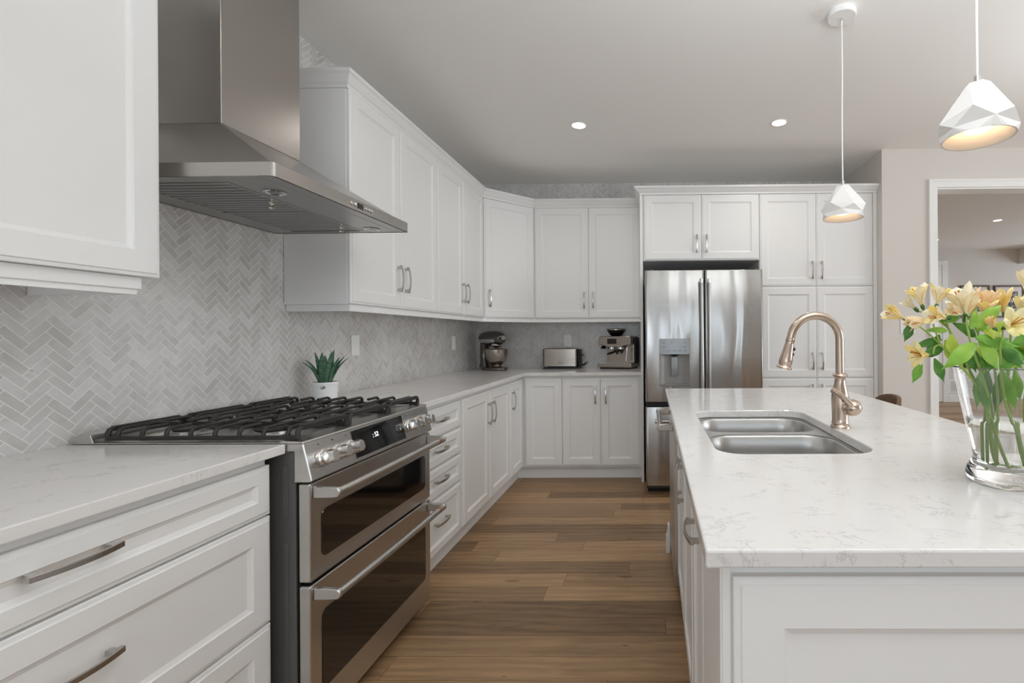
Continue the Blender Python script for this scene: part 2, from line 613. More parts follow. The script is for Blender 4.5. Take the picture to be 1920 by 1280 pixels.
def pull_bm(c, d, n, L=0.15, w=0.0118):
    """bowed bar pull: c on the face, d along, n outwards"""
    bm = B()
    c, d, n = V(c), V(d).normalized(), V(n).normalized()
    s = d.cross(n).normalized()
    out = lambda x: 0.023 + 0.011 * (1 - (2 * x / L) ** 2)
    N = 12
    h = L / 2
    poly = [(-h + 0.007, 0.0), (-h + 0.007, 0.0125), (-h + 0.001, 0.0135), (-h, 0.0150), (-h, 0.0215)]
    poly += [(-h + 0.002 + (L - 0.004) * k / N, out(-h + L * k / N)) for k in range(0, N + 1)]
    poly += [(h, 0.0215), (h, 0.0150), (h - 0.001, 0.0135), (h - 0.007, 0.0125), (h - 0.007, 0.0), (h - 0.020, 0.0), (h - 0.021, 0.0150)]
    x1 = h - 0.026
    poly += [(x1 - 2 * x1 * k / N, out(x1 - 2 * x1 * k / N) - 0.0062) for k in range(N + 1)]
    poly += [(-h + 0.021, 0.0150), (-h + 0.020, 0.0)]
    prism(bm, poly, lambda a, b_, e: c + d * a + n * b_ + s * e, -w / 2, w / 2)
    return bm


def front(parent, name, o, u, n, w, h, pull=None, pdir=None, stile=0.062, gap=0.0016):
    """door or drawer front with its pull; o = lower left corner seen from outside"""
    u, n = V(u), V(n)
    o = V(o) + u * gap + V((0, 0, gap))
    d = obj(name, panel_bm(o, u, n, w - 2 * gap, h - 2 * gap, stile=stile), PAINT, parent)
    if pull is not None:
        pc = V(o) + u * pull[0] + V((0, 0, 1)) * pull[1]
        obj('handle', pull_bm(pc, pdir, n), PULL, d, bev=0.0012, label='brushed nickel bow pull')
    return d


def up():
    return (0, 0, 1)


# ------------------------------------------------------------------ dimensions
XW, YB, ZC = -1.7316, 4.64, 2.7214
CT = 0.915           # worktop height
CB = 0.887           # worktop underside
XS = 1.8724          # pantry return wall
YD = 3.857           # wall with the doorway
YFAR = 8.52

# ------------------------------------------------------------------ setting


def tile_tris(u0, v0, u1, v1, f, name, seed, holes=()):
    """herringbone tiles at 45 degrees on a rectangle; f(u, v, d) -> world point"""
    rnd = random.Random(seed)
    bm = B()
    lay = bm.faces.layers.float.new('tone')
    w, g = 0.0247, 0.0011
    c45 = math.sqrt(0.5)

    def clip(poly):
        for axis, lim, sg in ((0, u0, 1), (0, u1, -1), (1, v0, 1), (1, v1, -1)):
            out = []
            for i in range(len(poly)):
                a, b_ = poly[i], poly[(i + 1) % len(poly)]
                da, db = (a[axis] - lim) * sg, (b_[axis] - lim) * sg
                if da >= 0:
                    out.append(a)
                if (da >= 0) != (db >= 0):
                    t = da / (da - db)
                    out.append((a[0] + (b_[0] - a[0]) * t, a[1] + (b_[1] - a[1]) * t))
            poly = out
            if len(poly) < 3:
                return None
        return poly
    R = int((abs(u1 - u0) + abs(v1 - v0)) / w / 1.0) + 12
    for j in range(-R, R):
        for i in range(-R, R):
            bx, by = i + 3 * j, i - 3 * j
            # quick reject using the rotated position
            cu = (bx - by) * c45 * w + u0
            cv = (bx + by) * c45 * w + v0
            if cu < u0 - 0.15 or cu > u1 + 0.15 or cv < v0 - 0.15 or cv > v1 + 0.15:
                continue
            for (x0, y0, x1, y1) in ((bx, by, bx + 3, by + 1), (bx, by + 1, bx + 1, by + 4)):
                q = [(x0 * w + g, y0 * w + g), (x1 * w - g, y0 * w + g), (x1 * w - g, y1 * w - g), (x0 * w + g, y1 * w - g)]
                q = [((a - b_) * c45 + u0, (a + b_) * c45 + v0) for a, b_ in q]
                q = clip(q)
                if not q:
                    continue
                cx_ = sum(a for a, _ in q) / len(q)
                cy_ = sum(b_ for _, b_ in q) / len(q)
                if any(h[0] < cx_ < h[2] and h[1] < cy_ < h[3] for h in holes):
                    continue
                tone = rnd.random()
                top = [bm.verts.new(f(a, b_, 0.0005)) for a, b_ in q]
                bot = [bm.verts.new(f(a, b_, 0.0)) for a, b_ in q]
                try:
                    fc = bm.faces.new(top)
                except ValueError:
                    continue
                fc[lay] = tone
                for k in range(len(q)):
                    l = (k + 1) % len(q)
                    s_ = bm.faces.new((top[k], bot[k], bot[l], top[l]))
                    s_[lay] = tone
    return bm


def wall_tiled(name, bm, grout_a, grout_b):
    lay = bm.faces.layers.float['tone']
    v0 = box(bm, grout_a, grout_b, 1)
    o = obj(name, bm, [TILE, GROUT])
    return struct(o)


# left wall (tiled up to the ceiling) and back wall
bm = tile_tris(0.35, 0.90, YB, ZC, lambda u, v_, d: (XW + d, u, v_), 'l', 11)
wall_tiled('wall_left', bm, (XW, -3.1, 0.0), (XW - 0.12, YB + 0.12, ZC))
bm = tile_tris(XW, 0.90, XS, ZC, lambda u, v_, d: (u, YB - d, v_), 'b', 12)
wall_tiled('wall_back', bm, (XW - 0.0, YB, 0.0), (XS + 0.1, YB + 0.12, ZC))

# floor planks
rnd = random.Random(5)
bm = B()
lay = bm.faces.layers.float.new('tone')
FX0, FX1, FY0, FY1 = XW, 8.9, -3.1, YFAR + 0.1
pw = 0.1265
y = 1.8035 - 40 * pw
last = 0.5
while y < FY1:
    x = FX0 - rnd.random() * 1.2
    while x < FX1:
        L = rnd.choice((0.6, 0.9, 1.2, 1.5, 1.8)) * (0.85 + 0.3 * rnd.random())
        a, b_ = max(x, FX0), min(x + L, FX1 if y > YD else 5.75)
        ya, yb = max(y, FY0), min(y + pw, FY1)
        t = rnd.random()
        if rnd.random() < 0.18:
            t *= 0.35
        else:
            t = 0.3 + 0.7 * t
        if b_ - a > 0.02 and yb - ya > 0.01:
            g = 0.0006
            vs = [bm.verts.new(q) for q in ((a + g, ya + g, 0), (b_ - g, ya + g, 0), (b_ - g, yb - g, 0), (a + g, yb - g, 0))]
            bm.faces.new(vs)[lay] = t
        x += L
    y += pw
prism(bm, [(FX0, FY0), (5.75, FY0), (5.75, YD), (FX1, YD), (FX1, FY1), (FX0, FY1)], lambda a, b_, d: (a, b_, d), -0.12, -0.0015, 1)
struct(obj('floor', bm, [WOOD, WOODGAP]))

bm = B()
prism(bm, [(XW - 0.12, -3.22), (5.82, -3.22), (5.82, YD), (9.02, YD), (9.02, YFAR + 0.12), (XW - 0.12, YFAR + 0.12)], lambda a, b_, d: (a, b_, d), ZC, ZC + 0.12)
struct(obj('ceiling', bm, CEILP))

# pantry return wall, wall with the wide doorway, far room
DX0, DX1, DZ = 2.308, 3.45, 2.405
bm = B()
box(bm, (XS, YD, 0), (XS + 0.13, YB + 0.12, ZC))
struct(obj('wall_return', bm, WALLP))
bm = B()
plate_hole(bm, [(XS + 0.13, 0), (DX0, 0), (DX0, DZ), (DX1, DZ), (DX1, 0), (5.7, 0), (5.7, ZC), (XS + 0.13, ZC)], [(5.0, 2.5), (5.01, 2.5), (5.01, 2.51), (5.0, 2.51)],
           lambda a, b_, d: (a, d, b_), YD, YD + 0.14)
struct(obj('wall_right', bm, WALLP))
bm = B()
for poly in ([(DX0 - 0.066, 0), (DX0 - 0.066, DZ + 0.066), (DX1 + 0.066, DZ + 0.066), (DX1 + 0.066, 0), (DX1, 0), (DX1, DZ), (DX0, DZ), (DX0, 0)],):
    prism(bm, poly, lambda a, b_, d: (a, d, b_), YD - 0.016, YD)
    q = [(DX0 - 0.066, 0), (DX0 - 0.066, DZ + 0.066), (DX1 + 0.066, DZ + 0.066), (DX1 + 0.066, 0), (DX1 + 0.046, 0), (DX1 + 0.046, DZ + 0.046), (DX0 - 0.046, DZ + 0.046), (DX0 - 0.046, 0)]
    prism(bm, q, lambda a, b_, d: (a, d, b_), YD - 0.022, YD - 0.016)
struct(obj('trim_1', bm, TRIM, bev=0.003))
bm = B()
box(bm, (DX0, YD, 0), (DX0 + 0.012, YD + 0.14, DZ))
box(bm, (DX1 - 0.012, YD, 0), (DX1, YD + 0.14, DZ))
box(bm, (DX0 + 0.012, YD, DZ - 0.012), (DX1 - 0.012, YD + 0.14, DZ))
struct(obj('trim_2', bm, TRIM))
bm = B()
box(bm, (XS + 0.0, YD - 0.014, 0), (DX0 - 0.067, YD, 0.12))
box(bm, (DX1 + 0.067, YD - 0.014, 0), (5.6, YD, 0.12))
struct(obj('baseboard_right', bm, TRIM, bev=0.004))
bm = B()
box(bm, (XS + 0.13, YFAR, 0), (8.9, YFAR + 0.12, ZC))
struct(obj('wall_far', bm, WALLP))
bm = B()
box(bm, (XS + 0.13, YB + 0.12, 0), (XS + 0.25, YFAR, ZC))
struct(obj('wall_hall', bm, WALLP))
bm = B()
box(bm, (5.30, YFAR - 0.016, 0), (8.8, YFAR, 0.14))
box(bm, (5.30, YFAR - 0.022, 0), (8.8, YFAR - 0.016, 0.115))
struct(obj('baseboard_far', bm, TRIM))
bm = B()
box(bm, (6.54, YFAR - 0.6, 2.455), (8.9, YFAR, ZC))
struct(obj('trim_3', bm, WALLP))
bm = B()   # white door in the far room
box(bm, (4.28, YFAR - 0.03, 0.005), (5.18, YFAR, 2.44))
for z0, z1 in ((0.2, 1.0), (1.15, 2.28)):
    for x0 in (4.40, 4.78):
        box(bm, (x0, YFAR - 0.036, z0), (x0 + 0.28, YFAR - 0.03, z1))
box(bm, (5.18, YFAR - 0.04, 0), (5.28, YFAR, 2.52))
box(bm, (4.18, YFAR - 0.04, 2.44), (5.18, YFAR, 2.52))
box(bm, (4.18, YFAR - 0.04, 0), (4.28, YFAR, 2.44))
struct(obj('door_1', bm, TRIM, bev=0.003))

# room behind the camera: front wall with a patio door and a window, right side wall with a window
bm = B()
YF = -3.1


def wall_with_holes(bm, horiz, lo, hi, holes, f):
    """vertical strips around rectangular holes"""
    xs = lo
    for (a, za, b_, zb) in holes:
        prism(bm, [(xs, 0), (a, 0), (a, ZC), (xs, ZC)], f, 0, 1)
        if za > 0:
            prism(bm, [(a, 0), (b_, 0), (b_, za), (a, za)], f, 0, 1)
        prism(bm, [(a, zb), (b_, zb), (b_, ZC), (a, ZC)], f, 0, 1)
        xs = b_
    prism(bm, [(xs, 0), (hi, 0), (hi, ZC), (xs, ZC)], f, 0, 1)


wall_with_holes(bm, True, XW - 0.12, 5.82, [(-1.55, 0.8, -0.35, 2.35), (0.10, 0.05, 1.70, 2.38), (3.12, 0.75, 4.68, 2.35)], lambda a, b_, d: (a, YF - 0.12 * d, b_))
struct(obj('wall_front', bm, WALLP))
bm = B()
wall_with_holes(bm, False, YF, YD, [(-0.55, 0.65, 2.55, 2.45)], lambda a, b_, d: (5.7 + 0.12 * d, a, b_))
struct(obj('wall_side', bm, WALLP))
bm = B()
wall_with_holes(bm, False, YD + 0.14, YFAR, [(5.35, 0.65, 7.25, 2.35)], lambda a, b_, d: (8.9 + 0.12 * d, a, b_))
struct(obj('wall_end', bm, WALLP))
bm = B()
box(bm, (5.7, YD, 0), (8.9, YD + 0.14, ZC))
struct(obj('wall_inner', bm, WALLP))


def window(name, f, a, za, b_, zb, n):
    bm = B()
    t = 0.05
    for (p0, q0, p1, q1) in [(a, za, b_, za + t), (a, zb - t, b_, zb), (a, za + t, a + t, zb - t), (b_ - t, za + t, b_, zb - t)] + \
            [(a + (b_ - a) * k / n - 0.03, za + t, a + (b_ - a) * k / n + 0.03, zb - t) for k in range(1, n)]:
        prism(bm, [(p0, q0), (p1, q0), (p1, q1), (p0, q1)], f, 0.35, 0.75)
    o = struct(obj(name, bm, TRIM))
    bm = B()
    prism(bm, [(a + t, za + t), (b_ - t, za + t), (b_ - t, zb - t), (a + t, zb - t)], f, 0.84, 0.88)
    g = obj('window_pane', bm, WINGLASS, o)
    return o


window('window_1', lambda a, b_, d: (a, YF - 0.12 * d, b_), 0.10, 0.05, 1.70, 2.38, 2)
window('window_5', lambda a, b_, d: (a, YF - 0.12 * d, b_), -1.55, 0.8, -0.35, 2.35, 2)  # unseen window added to go with the extra daylight on the left
window('window_2', lambda a, b_, d: (a, YF - 0.12 * d, b_), 3.12, 0.75, 4.68, 2.35, 2)
window('window_3', lambda a, b_, d: (5.7 + 0.12 * d, a, b_), -0.55, 0.65, 2.55, 2.45, 3)
window('window_4', lambda a, b_, d: (8.9 + 0.12 * d, a, b_), 5.35, 0.65, 7.25, 2.35, 2)

# ------------------------------------------------------------------ kitchen run along the left and back walls
XF = -1.10            # base fronts on the left run
XU = -1.412           # wall cabinet fronts on the left run
YBF = 4.01            # base fronts on the back run
YUF = 4.308           # wall cabinet fronts on the back run
ZD0, ZD1 = 0.12, 0.864
UZ0, UZ1 = 1.383, 2.397
LX = V((1, 0, 0))     # outward of the left run
LB = V((0, -1, 0))    # outward of the back run
UY = V((0, 1, 0))
UX = V((1, 0, 0))


def left_front(t, name, y0, y1, z0, z1, x=XF, pull=None, horiz=False, stile=0.062):
    """front on a +X face; pull = (distance from the y0 edge, height above z0)"""
    return front(t, name, (x, y0, z0), UY, LX, y1 - y0, z1 - z0, pull, UY if horiz else up(), stile)


def back_front(t, name, x0, x1, z0, z1, y, pull=None, stile=0.062):
    return front(t, name, (x0, y, z0), UX, LB, x1 - x0, z1 - z0, pull, up(), stile)


def base_left(t, y0, y1, depth_x=XW + 0.003):
    bm = B()
    box(bm, (depth_x, y0, 0.105), (XF - 0.0205, y1, CB - 0.001))
    obj('carcass', bm, PAINT, t)
    bm = B()
    box(bm, (depth_x, y0, 0.0), (XF - 0.068, y1, 0.105))
    obj('toe_kick', bm, PAINT, t)


# near drawer unit
t = thing('drawer_cabinet', 'white three-drawer base cabinet with long nickel pulls, nearest on the left', 'cabinet', (-1.4, 0.9, 0))
base_left(t, 0.455, 1.350)
for z0, z1 in ((0.720, ZD1), (0.412, 0.718), (ZD0 - 0.015, 0.410)):
    left_front(t, 'drawer', 0.455, 1.350, z0, z1, pull=(0.42, (z1 - z0) * (0.62 if z1 - z0 < 0.2 else 0.6)), horiz=True)

t = thing('drawer_cabinet', 'white narrow four-drawer base cabinet just beyond the steel range', 'cabinet', (-1.4, 2.43, 0))
base_left(t, 2.146, 2.722)
for z0, z1 in ((0.712, ZD1), (0.562, 0.709), (0.404, 0.559), (ZD0, 0.401)):
    left_front(t, 'drawer', 2.146, 2.705, z0, z1, pull=(0.28, (z1 - z0) * 0.55), horiz=True, stile=0.045)

t = thing('base_cabinet', 'white two-door base cabinet between the narrow drawers and the corner', 'cabinet', (-1.4, 3.18, 0))
base_left(t, 2.7225, 3.640)
left_front(t, 'door', 2.728, 3.180, ZD0, ZD1, pull=(0.412, 0.59))
left_front(t, 'door', 3.180, 3.638, ZD0, ZD1, pull=(0.042, 0.59))

t = thing('corner_cabinet', 'white corner base cabinet whose two doors meet at a right angle', 'cabinet', (-1.4, 4.3, 0))
bm = B()
prism(bm, [(XW + 0.003, 3.6405), (XF - 0.0205, 3.6405), (XF - 0.0205, YBF + 0.0205), (-0.7705, YBF + 0.0205), (-0.7705, YB - 0.003), (XW + 0.003, YB - 0.003)],
      lambda a, b_, d: (a, b_, d), 0.105, CB - 0.001)
obj('carcass', bm, PAINT, t)
bm = B()
prism(bm, [(XW + 0.003, 3.6405), (XF - 0.068, 3.6405), (XF - 0.068, YBF + 0.068), (-0.7705, YBF + 0.068), (-0.7705, YB - 0.003), (XW + 0.003, YB - 0.003)],
      lambda a, b_, d: (a, b_, d), 0.0, 0.105)
obj('toe_kick', bm, PAINT, t)
left_front(t, 'door', 3.645, 4.000, ZD0, ZD1, pull=(0.04, 0.60))
back_front(t, 'door', -1.090, -0.772, ZD0, ZD1, YBF)

t = thing('base_cabinet', 'white two-door base cabinet on the back wall under the toaster and espresso machine', 'cabinet', (-0.43, 4.3, 0))
bm = B()
box(bm, (-0.770, YBF + 0.0205, 0.105), (-0.0965, YB - 0.003, CB - 0.001))
obj('carcass', bm, PAINT, t)
bm = B()
box(bm, (-0.770, YBF + 0.068, 0), (-0.0965, YB - 0.003, 0.105))
obj('toe_kick', bm, PAINT, t)
back_front(t, 'door', -0.770, -0.441, ZD0, ZD1, YBF, pull=(0.285, 0.60))
back_front(t, 'door', -0.439, -0.112, ZD0, ZD1, YBF, pull=(0.042, 0.60))

# worktops
bm = B()
box(bm, (XW + 0.003, 0.43, CB), (-1.0783, 1.3745, CT))
tag(obj('worktop', bm, QUARTZ, bev=0.003), 'pale quartz worktop piece left of the steel range', 'worktop')
bm = B()
prism(bm, [(XW + 0.003, 2.142), (-1.0783, 2.142), (-1.0783, 3.9865), (-0.0965, 3.9865), (-0.0965, YB - 0.003), (XW + 0.003, YB - 0.003)],
      lambda a, b_, d: (a, b_, d), CB, CT)
tag(obj('worktop', bm, QUARTZ, bev=0.003), 'L-shaped pale quartz worktop carrying mixer, toaster and espresso machine', 'worktop')

# wall cabinets ------------------------------------------------------------
t = thing('wall_cabinet', 'white wall cabinet left of the hood, cut off by the photo edge', 'cabinet', (-1.56, 0.9, UZ0))
bm = B()
XN = -1.405
box(bm, (XW + 0.003, 0.421, 1.400), (XN - 0.0205, 1.338, 2.40))
obj('carcass', bm, PAINT, t)
left_front(t, 'door', 0.421, 0.880, 1.398, 2.40, x=XN, stile=0.070)
left_front(t, 'door', 0.880, 1.339, 1.398, 2.40, x=XN, stile=0.070)
bm = B()
sweep(bm, [(XN - 0.012, 0.43), (XN - 0.012, 1.330), (XW + 0.003, 1.330)], [(-0.018, 2.401), (0.004, 2.401), (0.012, 2.423), (0.036, 2.457), (0.040, 2.475), (-0.018, 2.475)])
obj('crown', bm, PAINT, t)
bm = B()
prof = [(-0.018, 1.3985), (-0.018, 1.350), (-0.006, 1.350), (-0.006, 1.363), (0.0, 1.366), (0.0, 1.3985)]
sweep(bm, [(-1.427, 0.43), (-1.427, 1.304), (XW + 0.004, 1.304)], prof)
obj('light_rail', bm, PAINT, t)


def wall_cab_left(t, y0, y1, ymid):
    bm = B()
    box(bm, (XW + 0.003, y0, UZ0), (XU - 0.0205, y1, UZ1))
    obj('carcass', bm, PAINT, t)
    left_front(t, 'door', y0 + 0.001, ymid, UZ0 + 0.002, UZ1, x=XU, pull=(ymid - y0 - 0.04, 0.165))
    left_front(t, 'door', ymid, y1 - 0.001, UZ0 + 0.002, UZ1, x=XU, pull=(0.04, 0.165))


t = thing('wall_cabinet', 'white two-door wall cabinet directly right of the range hood', 'cabinet', (-1.58, 2.65, UZ0))
wall_cab_left(t, 2.2, 3.108, 2.649)
t = thing('wall_cabinet', 'white two-door wall cabinet between its twin by the hood and the corner', 'cabinet', (-1.58, 3.54, UZ0))
wall_cab_left(t, 3.1085, 3.964, 3.536)

t = thing('corner_wall_cabinet', 'white diagonal corner wall cabinet with a single door above the mixer', 'cabinet', (-1.5, 4.4, UZ0))
c0, c1 = V((XU, 3.9665, 0)), V((-1.075, YUF, 0))
du = (c1 - c0).normalized()
dn = V((du.y, -du.x, 0))
e0, e1 = c0 - dn * 0.0205, c1 - dn * 0.0205
bm = B()
prism(bm, [(XW + 0.003, 3.9645), (XU - 0.0205, 3.9645), (e0.x, e0.y), (e1.x, e1.y), (-1.0745, YUF + 0.0205), (-1.0745, YB - 0.003), (XW + 0.003, YB - 0.003)],
      lambda a, b_, d: (a, b_, d), UZ0, UZ1)
obj('carcass', bm, PAINT, t)
wd = (c1 - c0).length
front(t, 'door', c0 + V((0, 0, UZ0 + 0.002)), du, dn, wd, UZ1 - UZ0 - 0.002, (0.045, 0.165), up())

t = thing('wall_cabinet', 'white two-door wall cabinet above the toaster and espresso machine', 'cabinet', (-0.58, 4.47, UZ0))
bm = B()
box(bm, (-1.074, YUF + 0.0205, UZ0), (-0.0965, YB - 0.003, UZ1))
obj('carcass', bm, PAINT, t)
back_front(t, 'door', -1.070, -0.578, UZ0 + 0.002, UZ1, YUF, pull=(0.452, 0.165))
back_front(t, 'door', -0.577, -0.100, UZ0 + 0.002, UZ1, YUF, pull=(0.04, 0.165))

crown = lambda z: [(-0.018, z), (0.004, z), (0.005, z + 0.016), (0.012, z + 0.022), (0.030, z + 0.052), (0.036, z + 0.056), (0.040, z + 0.060), (0.040, z + 0.074), (-0.018, z + 0.074)]
pth = [(XW + 0.003, 2.2), (XU - 0.012, 2.2), (XU - 0.012, 3.9615), (-1.079, YUF + 0.012), (-0.098, YUF + 0.012)]
bm = B()
sweep(bm, pth, crown(UZ1 + 0.001))
tag(obj('crown_molding', bm, PAINT), 'white crown moulding along the tops of the lower wall cabinets', 'moulding')
bm = B()
pr = [(-0.018, 1.3825), (-0.018, 1.351), (-0.001, 1.351), (-0.001, 1.36), (-0.004, 1.363), (-0.004, 1.3825)]
sweep(bm, [(XW + 0.003, 2.208), (XU - 0.01, 2.208), (XU - 0.01, 3.963), (-1.077, YUF + 0.01), (-0.098, YUF + 0.01)], pr)
tag(obj('light_rail', bm, PAINT), 'white light rail under the bottoms of the far wall cabinets', 'moulding')

# fridge surround, cabinet above, pantry -----------------------------------
t = thing('tall_end_panel', 'tall white side panel between the back worktop and the fridge', 'panel', (-0.08, 4.3, 0))
bm = B()
box(bm, (-0.0955, 3.943, 0), (-0.0735, YB - 0.003, 2.397))
obj('panel', bm, PAINT, t, bev=0.001)
t = thing('over_fridge_cabinet', 'white two-door cabinet right above the steel fridge', 'cabinet', (0.41, 4.3, 1.848))
bm = B()
box(bm, (-0.073, 3.9645, 1.848), (0.8985, YB - 0.003, 2.397))
obj('carcass', bm, PAINT, t)
back_front(t, 'door', -0.062, 0.417, 1.850, 2.397, 3.943, pull=(0.438, 0.135))
back_front(t, 'door', 0.417, 0.897, 1.850, 2.397, 3.943, pull=(0.04, 0.135))
t = thing('pantry_cabinet', 'tall white six-door pantry cabinet right of the fridge', 'cabinet', (1.38, 4.3, 0))
bm = B()
box(bm, (0.8995, 3.9645, 0.105), (1.8705, YB - 0.003, 2.397))
box(bm, (1.84, 3.944, 0.105), (1.8705, 3.9645, 2.397))
obj('carcass', bm, PAINT, t)
bm = B()
box(bm, (0.8995, 4.01, 0), (1.8705, YB - 0.003, 0.105))
obj('toe_kick', bm, PAINT, t)
for z0, z1, pz in ((1.626, 2.397, 0.13), (0.864, 1.624, 0.14), (0.12, 0.862, 0.62)):
    back_front(t, 'door', 0.901, 1.369, z0, z1, 3.943, pull=(0.43, pz))
    back_front(t, 'door', 1.369, 1.838, z0, z1, 3.943, pull=(0.04, pz))
bm = B()
cr = [(-0.018, 2.3975), (0.004, 2.3975), (0.005, 2.412), (0.014, 2.418), (0.034, 2.438), (0.042, 2.442), (0.046, 2.447), (0.046, 2.460), (-0.018, 2.460)]
sweep(bm, [(-0.0935, 4.262), (-0.0935, 3.943), (1.8705, 3.943)], [(o_ , z_) for o_, z_ in cr][::1])
tag(obj('crown_molding', bm, PAINT), 'white crown moulding over the fridge cabinet and the tall pantry', 'moulding')

# ------------------------------------------------------------------ range hood
HX, HY0, HY1, HZ0, HZ1 = -1.113, 1.379, 2.153, 1.7055, 1.748
t = thing('range_hood', 'stainless steel chimney range hood above the gas range', 'range hood', (-1.5, 1.766, HZ0))
bm = B()
# lip as a rounded ring, then the sloped pyramid up to the chimney
r_ = 0.012
lip = [(XW + 0.004, HY0), (HX - r_, HY0)] + [(HX - r_ + r_ * math.sin(a), HY0 + r_ - r_ * math.cos(a)) for a in (0.4, 0.8, 1.2, PI / 2)] + \
      [(HX, HY1 - r_)] + [(HX - r_ + r_ * math.cos(a), HY1 - r_ + r_ * math.sin(a)) for a in (0.4, 0.8, 1.2, PI / 2)] + [(XW + 0.004, HY1)]
inn = 0.012
A = [bm.verts.new((a, b_, HZ0)) for a, b_ in lip]
C = [bm.verts.new((a, b_, HZ1)) for a, b_ in lip]
n = len(lip)
for i in range(n):
    bm.faces.new((A[i], A[(i + 1) % n], C[(i + 1) % n], C[i]))
T0 = [bm.verts.new(q) for q in ((XW + 0.004, HY0 + 0.012, HZ1), (HX - 0.014, HY0 + 0.012, HZ1), (HX - 0.014, HY1 - 0.012, HZ1), (XW + 0.004, HY1 - 0.012, HZ1))]
CX, CY0, CY1, CZ = -1.46, 1.588, 1.950, 1.958
T1 = [bm.verts.new(q) for q in ((XW + 0.004, CY0, CZ), (CX, CY0, CZ), (CX, CY1, CZ), (XW + 0.004, CY1, CZ))]
bm.faces.new(C)
for i in range(4):
    bm.faces.new((T0[i], T0[(i + 1) % 4], T1[(i + 1) % 4], T1[i]))
bm.faces.new(T1)
bm.faces.new(T0)
obj('canopy', bm, STEELH, t, smooth=True, bev=0.0015)
bm = B()
box(bm, (XW + 0.004, CY0, CZ), (CX, CY1, ZC - 0.002))
obj('chimney', bm, STEELH, t, bev=0.0025)
bm = B()   # underside pan: border strips around the filters, recessed a little
box(bm, (HX - 0.05, HY0 + 0.008, HZ0 + 0.0005), (HX - 0.008, HY1 - 0.008, HZ0 + 0.006))
box(bm, (HX - 0.185, HY0 + 0.008, HZ0 + 0.001), (HX - 0.052, HY1 - 0.008, HZ0 + 0.006))
box(bm, (XW + 0.006, HY0 + 0.008, HZ0 + 0.001), (-1.640, HY1 - 0.008, HZ0 + 0.006))
box(bm, (-1.640, HY0 + 0.008, HZ0 + 0.001), (-1.298, HY0 + 0.055, HZ0 + 0.006))
box(bm, (-1.640, HY1 - 0.030, HZ0 + 0.001), (-1.298, HY1 - 0.008, HZ0 + 0.006))
box(bm, (XW + 0.006, HY0 + 0.004, HZ0 + 0.018), (HX - 0.006, HY1 - 0.004, HZ0 + 0.022))
obj('underside_panel', bm, STEELD, t, bev=0.0008)
for ya, yb in ((HY0 + 0.057, 1.783), (1.787, HY1 - 0.032)):
    bm = B()
    box(bm, (-1.638, ya, HZ0 + 0.0145), (-1.300, yb, HZ0 + 0.0165))
    box(bm, (-1.638, ya, HZ0 + 0.0005), (-1.626, yb, HZ0 + 0.0145))
    box(bm, (-1.312, ya, HZ0 + 0.0005), (-1.300, yb, HZ0 + 0.0145))
    k = int((yb - ya) / 0.028)
    for i in range(k):
        yy = ya + 0.006 + (yb - ya - 0.012) * i / k
        prism(bm, [(yy, HZ0 + 0.011), (yy + 0.003, HZ0 + 0.0005), (yy + 0.014, HZ0 + 0.0005), (yy + 0.017, HZ0 + 0.011), (yy + 0.0145, HZ0 + 0.011), (yy + 0.012, HZ0 + 0.003), (yy + 0.005, HZ0 + 0.003), (yy + 0.0025, HZ0 + 0.011)],
              lambda a, b_, d: (d, a, b_), -1.626, -1.312)
    f_ = obj('baffle_filter', bm, STEELD, t)
    bm = B()
    lathe(bm, [(0.003, 0), (0.003, -0.012), (0.009, -0.014), (0.006, -0.019), (0.005, -0.024), (0.009, -0.030), (0.006, -0.036), (0, -0.036)], 12, (-1.306, (ya + yb) / 2 + (0.0 if ya < 1.7 else 0.02), HZ0 + 0.0005))
    obj('filter_knob', bm, CHROME, f_, smooth=True)
for yy in (1.54, 2.08):
    bm = B()
    lathe(bm, [(0.031, 0.001), (0.033, -0.002), (0.028, -0.004), (0.022, -0.002), (0.02, 0.0)], 24, (-1.238, yy, HZ0 + 0.0005))
    l_ = obj('spotlight', bm, CHROME, t, smooth=True)
    bm = B()
    lathe(bm, [(0.0195, 0), (0.0195, -0.0015)], 20, (-1.238, yy, HZ0 + 0.0005))
    obj('lens', bm, DISPG, l_)
for yy, rr in ((1.742, 0.0065), (1.765, 0.0065), (1.828, 0.0055), (1.848, 0.0055), (1.866, 0.0055)):
    bm = B()
    lathe(bm, [(rr, 0), (rr, 0.003), (rr * 0.8, 0.004), (0, 0.004)], 14, (HX, yy, 1.727), (1, 0, 0))
    obj('control_button', bm, CHROME, t, smooth=True)
bm = B()
box(bm, (HX, 1.778, 1.717), (HX + 0.0015, 1.812, 1.737))
obj('display', bm, SCREEN, t)

# ------------------------------------------------------------------ gas range
RY0, RY1, RF = 1.381, 2.135, -1.0131
t = thing('gas_range', 'stainless double oven gas range with black cast iron grates', 'range', (-1.37, 1.758, 0))
bm = B()
box(bm, (XW + 0.03, RY0 + 0.004, 0.045), (-1.057, RY1 - 0.004, 0.888))
obj('body', bm, CHAR, t)
bm = B()
for (xa, za, xb, zb) in ((-1.096, 0.70, -1.080, 0.85), (-1.096, 0.18, -1.080, 0.62)):
    pts = rrect(xa, za, xb, zb, 0.0075, 4)
    prism(bm, pts, lambda a, b_, d: (a, d, b_), RY0 + 0.0015, RY0 + 0.0042)
obj('side_emboss', bm, CHAR, t, bev=0.001)
for y_ in (RY0 + 0.06, RY1 - 0.06):
    for x_ in (-1.12, -1.62):
        bm = B()
        lathe(bm, [(0.02, 0), (0.02, 0.046)], 12, (x_, y_, 0))
        obj('foot', bm, BLACK, t)
bm = B()
box(bm, (-1.065, RY0 + 0.01, 0.09), (-1.048, RY1 - 0.01, 0.80))
obj('door_gap', bm, BLACK, t)
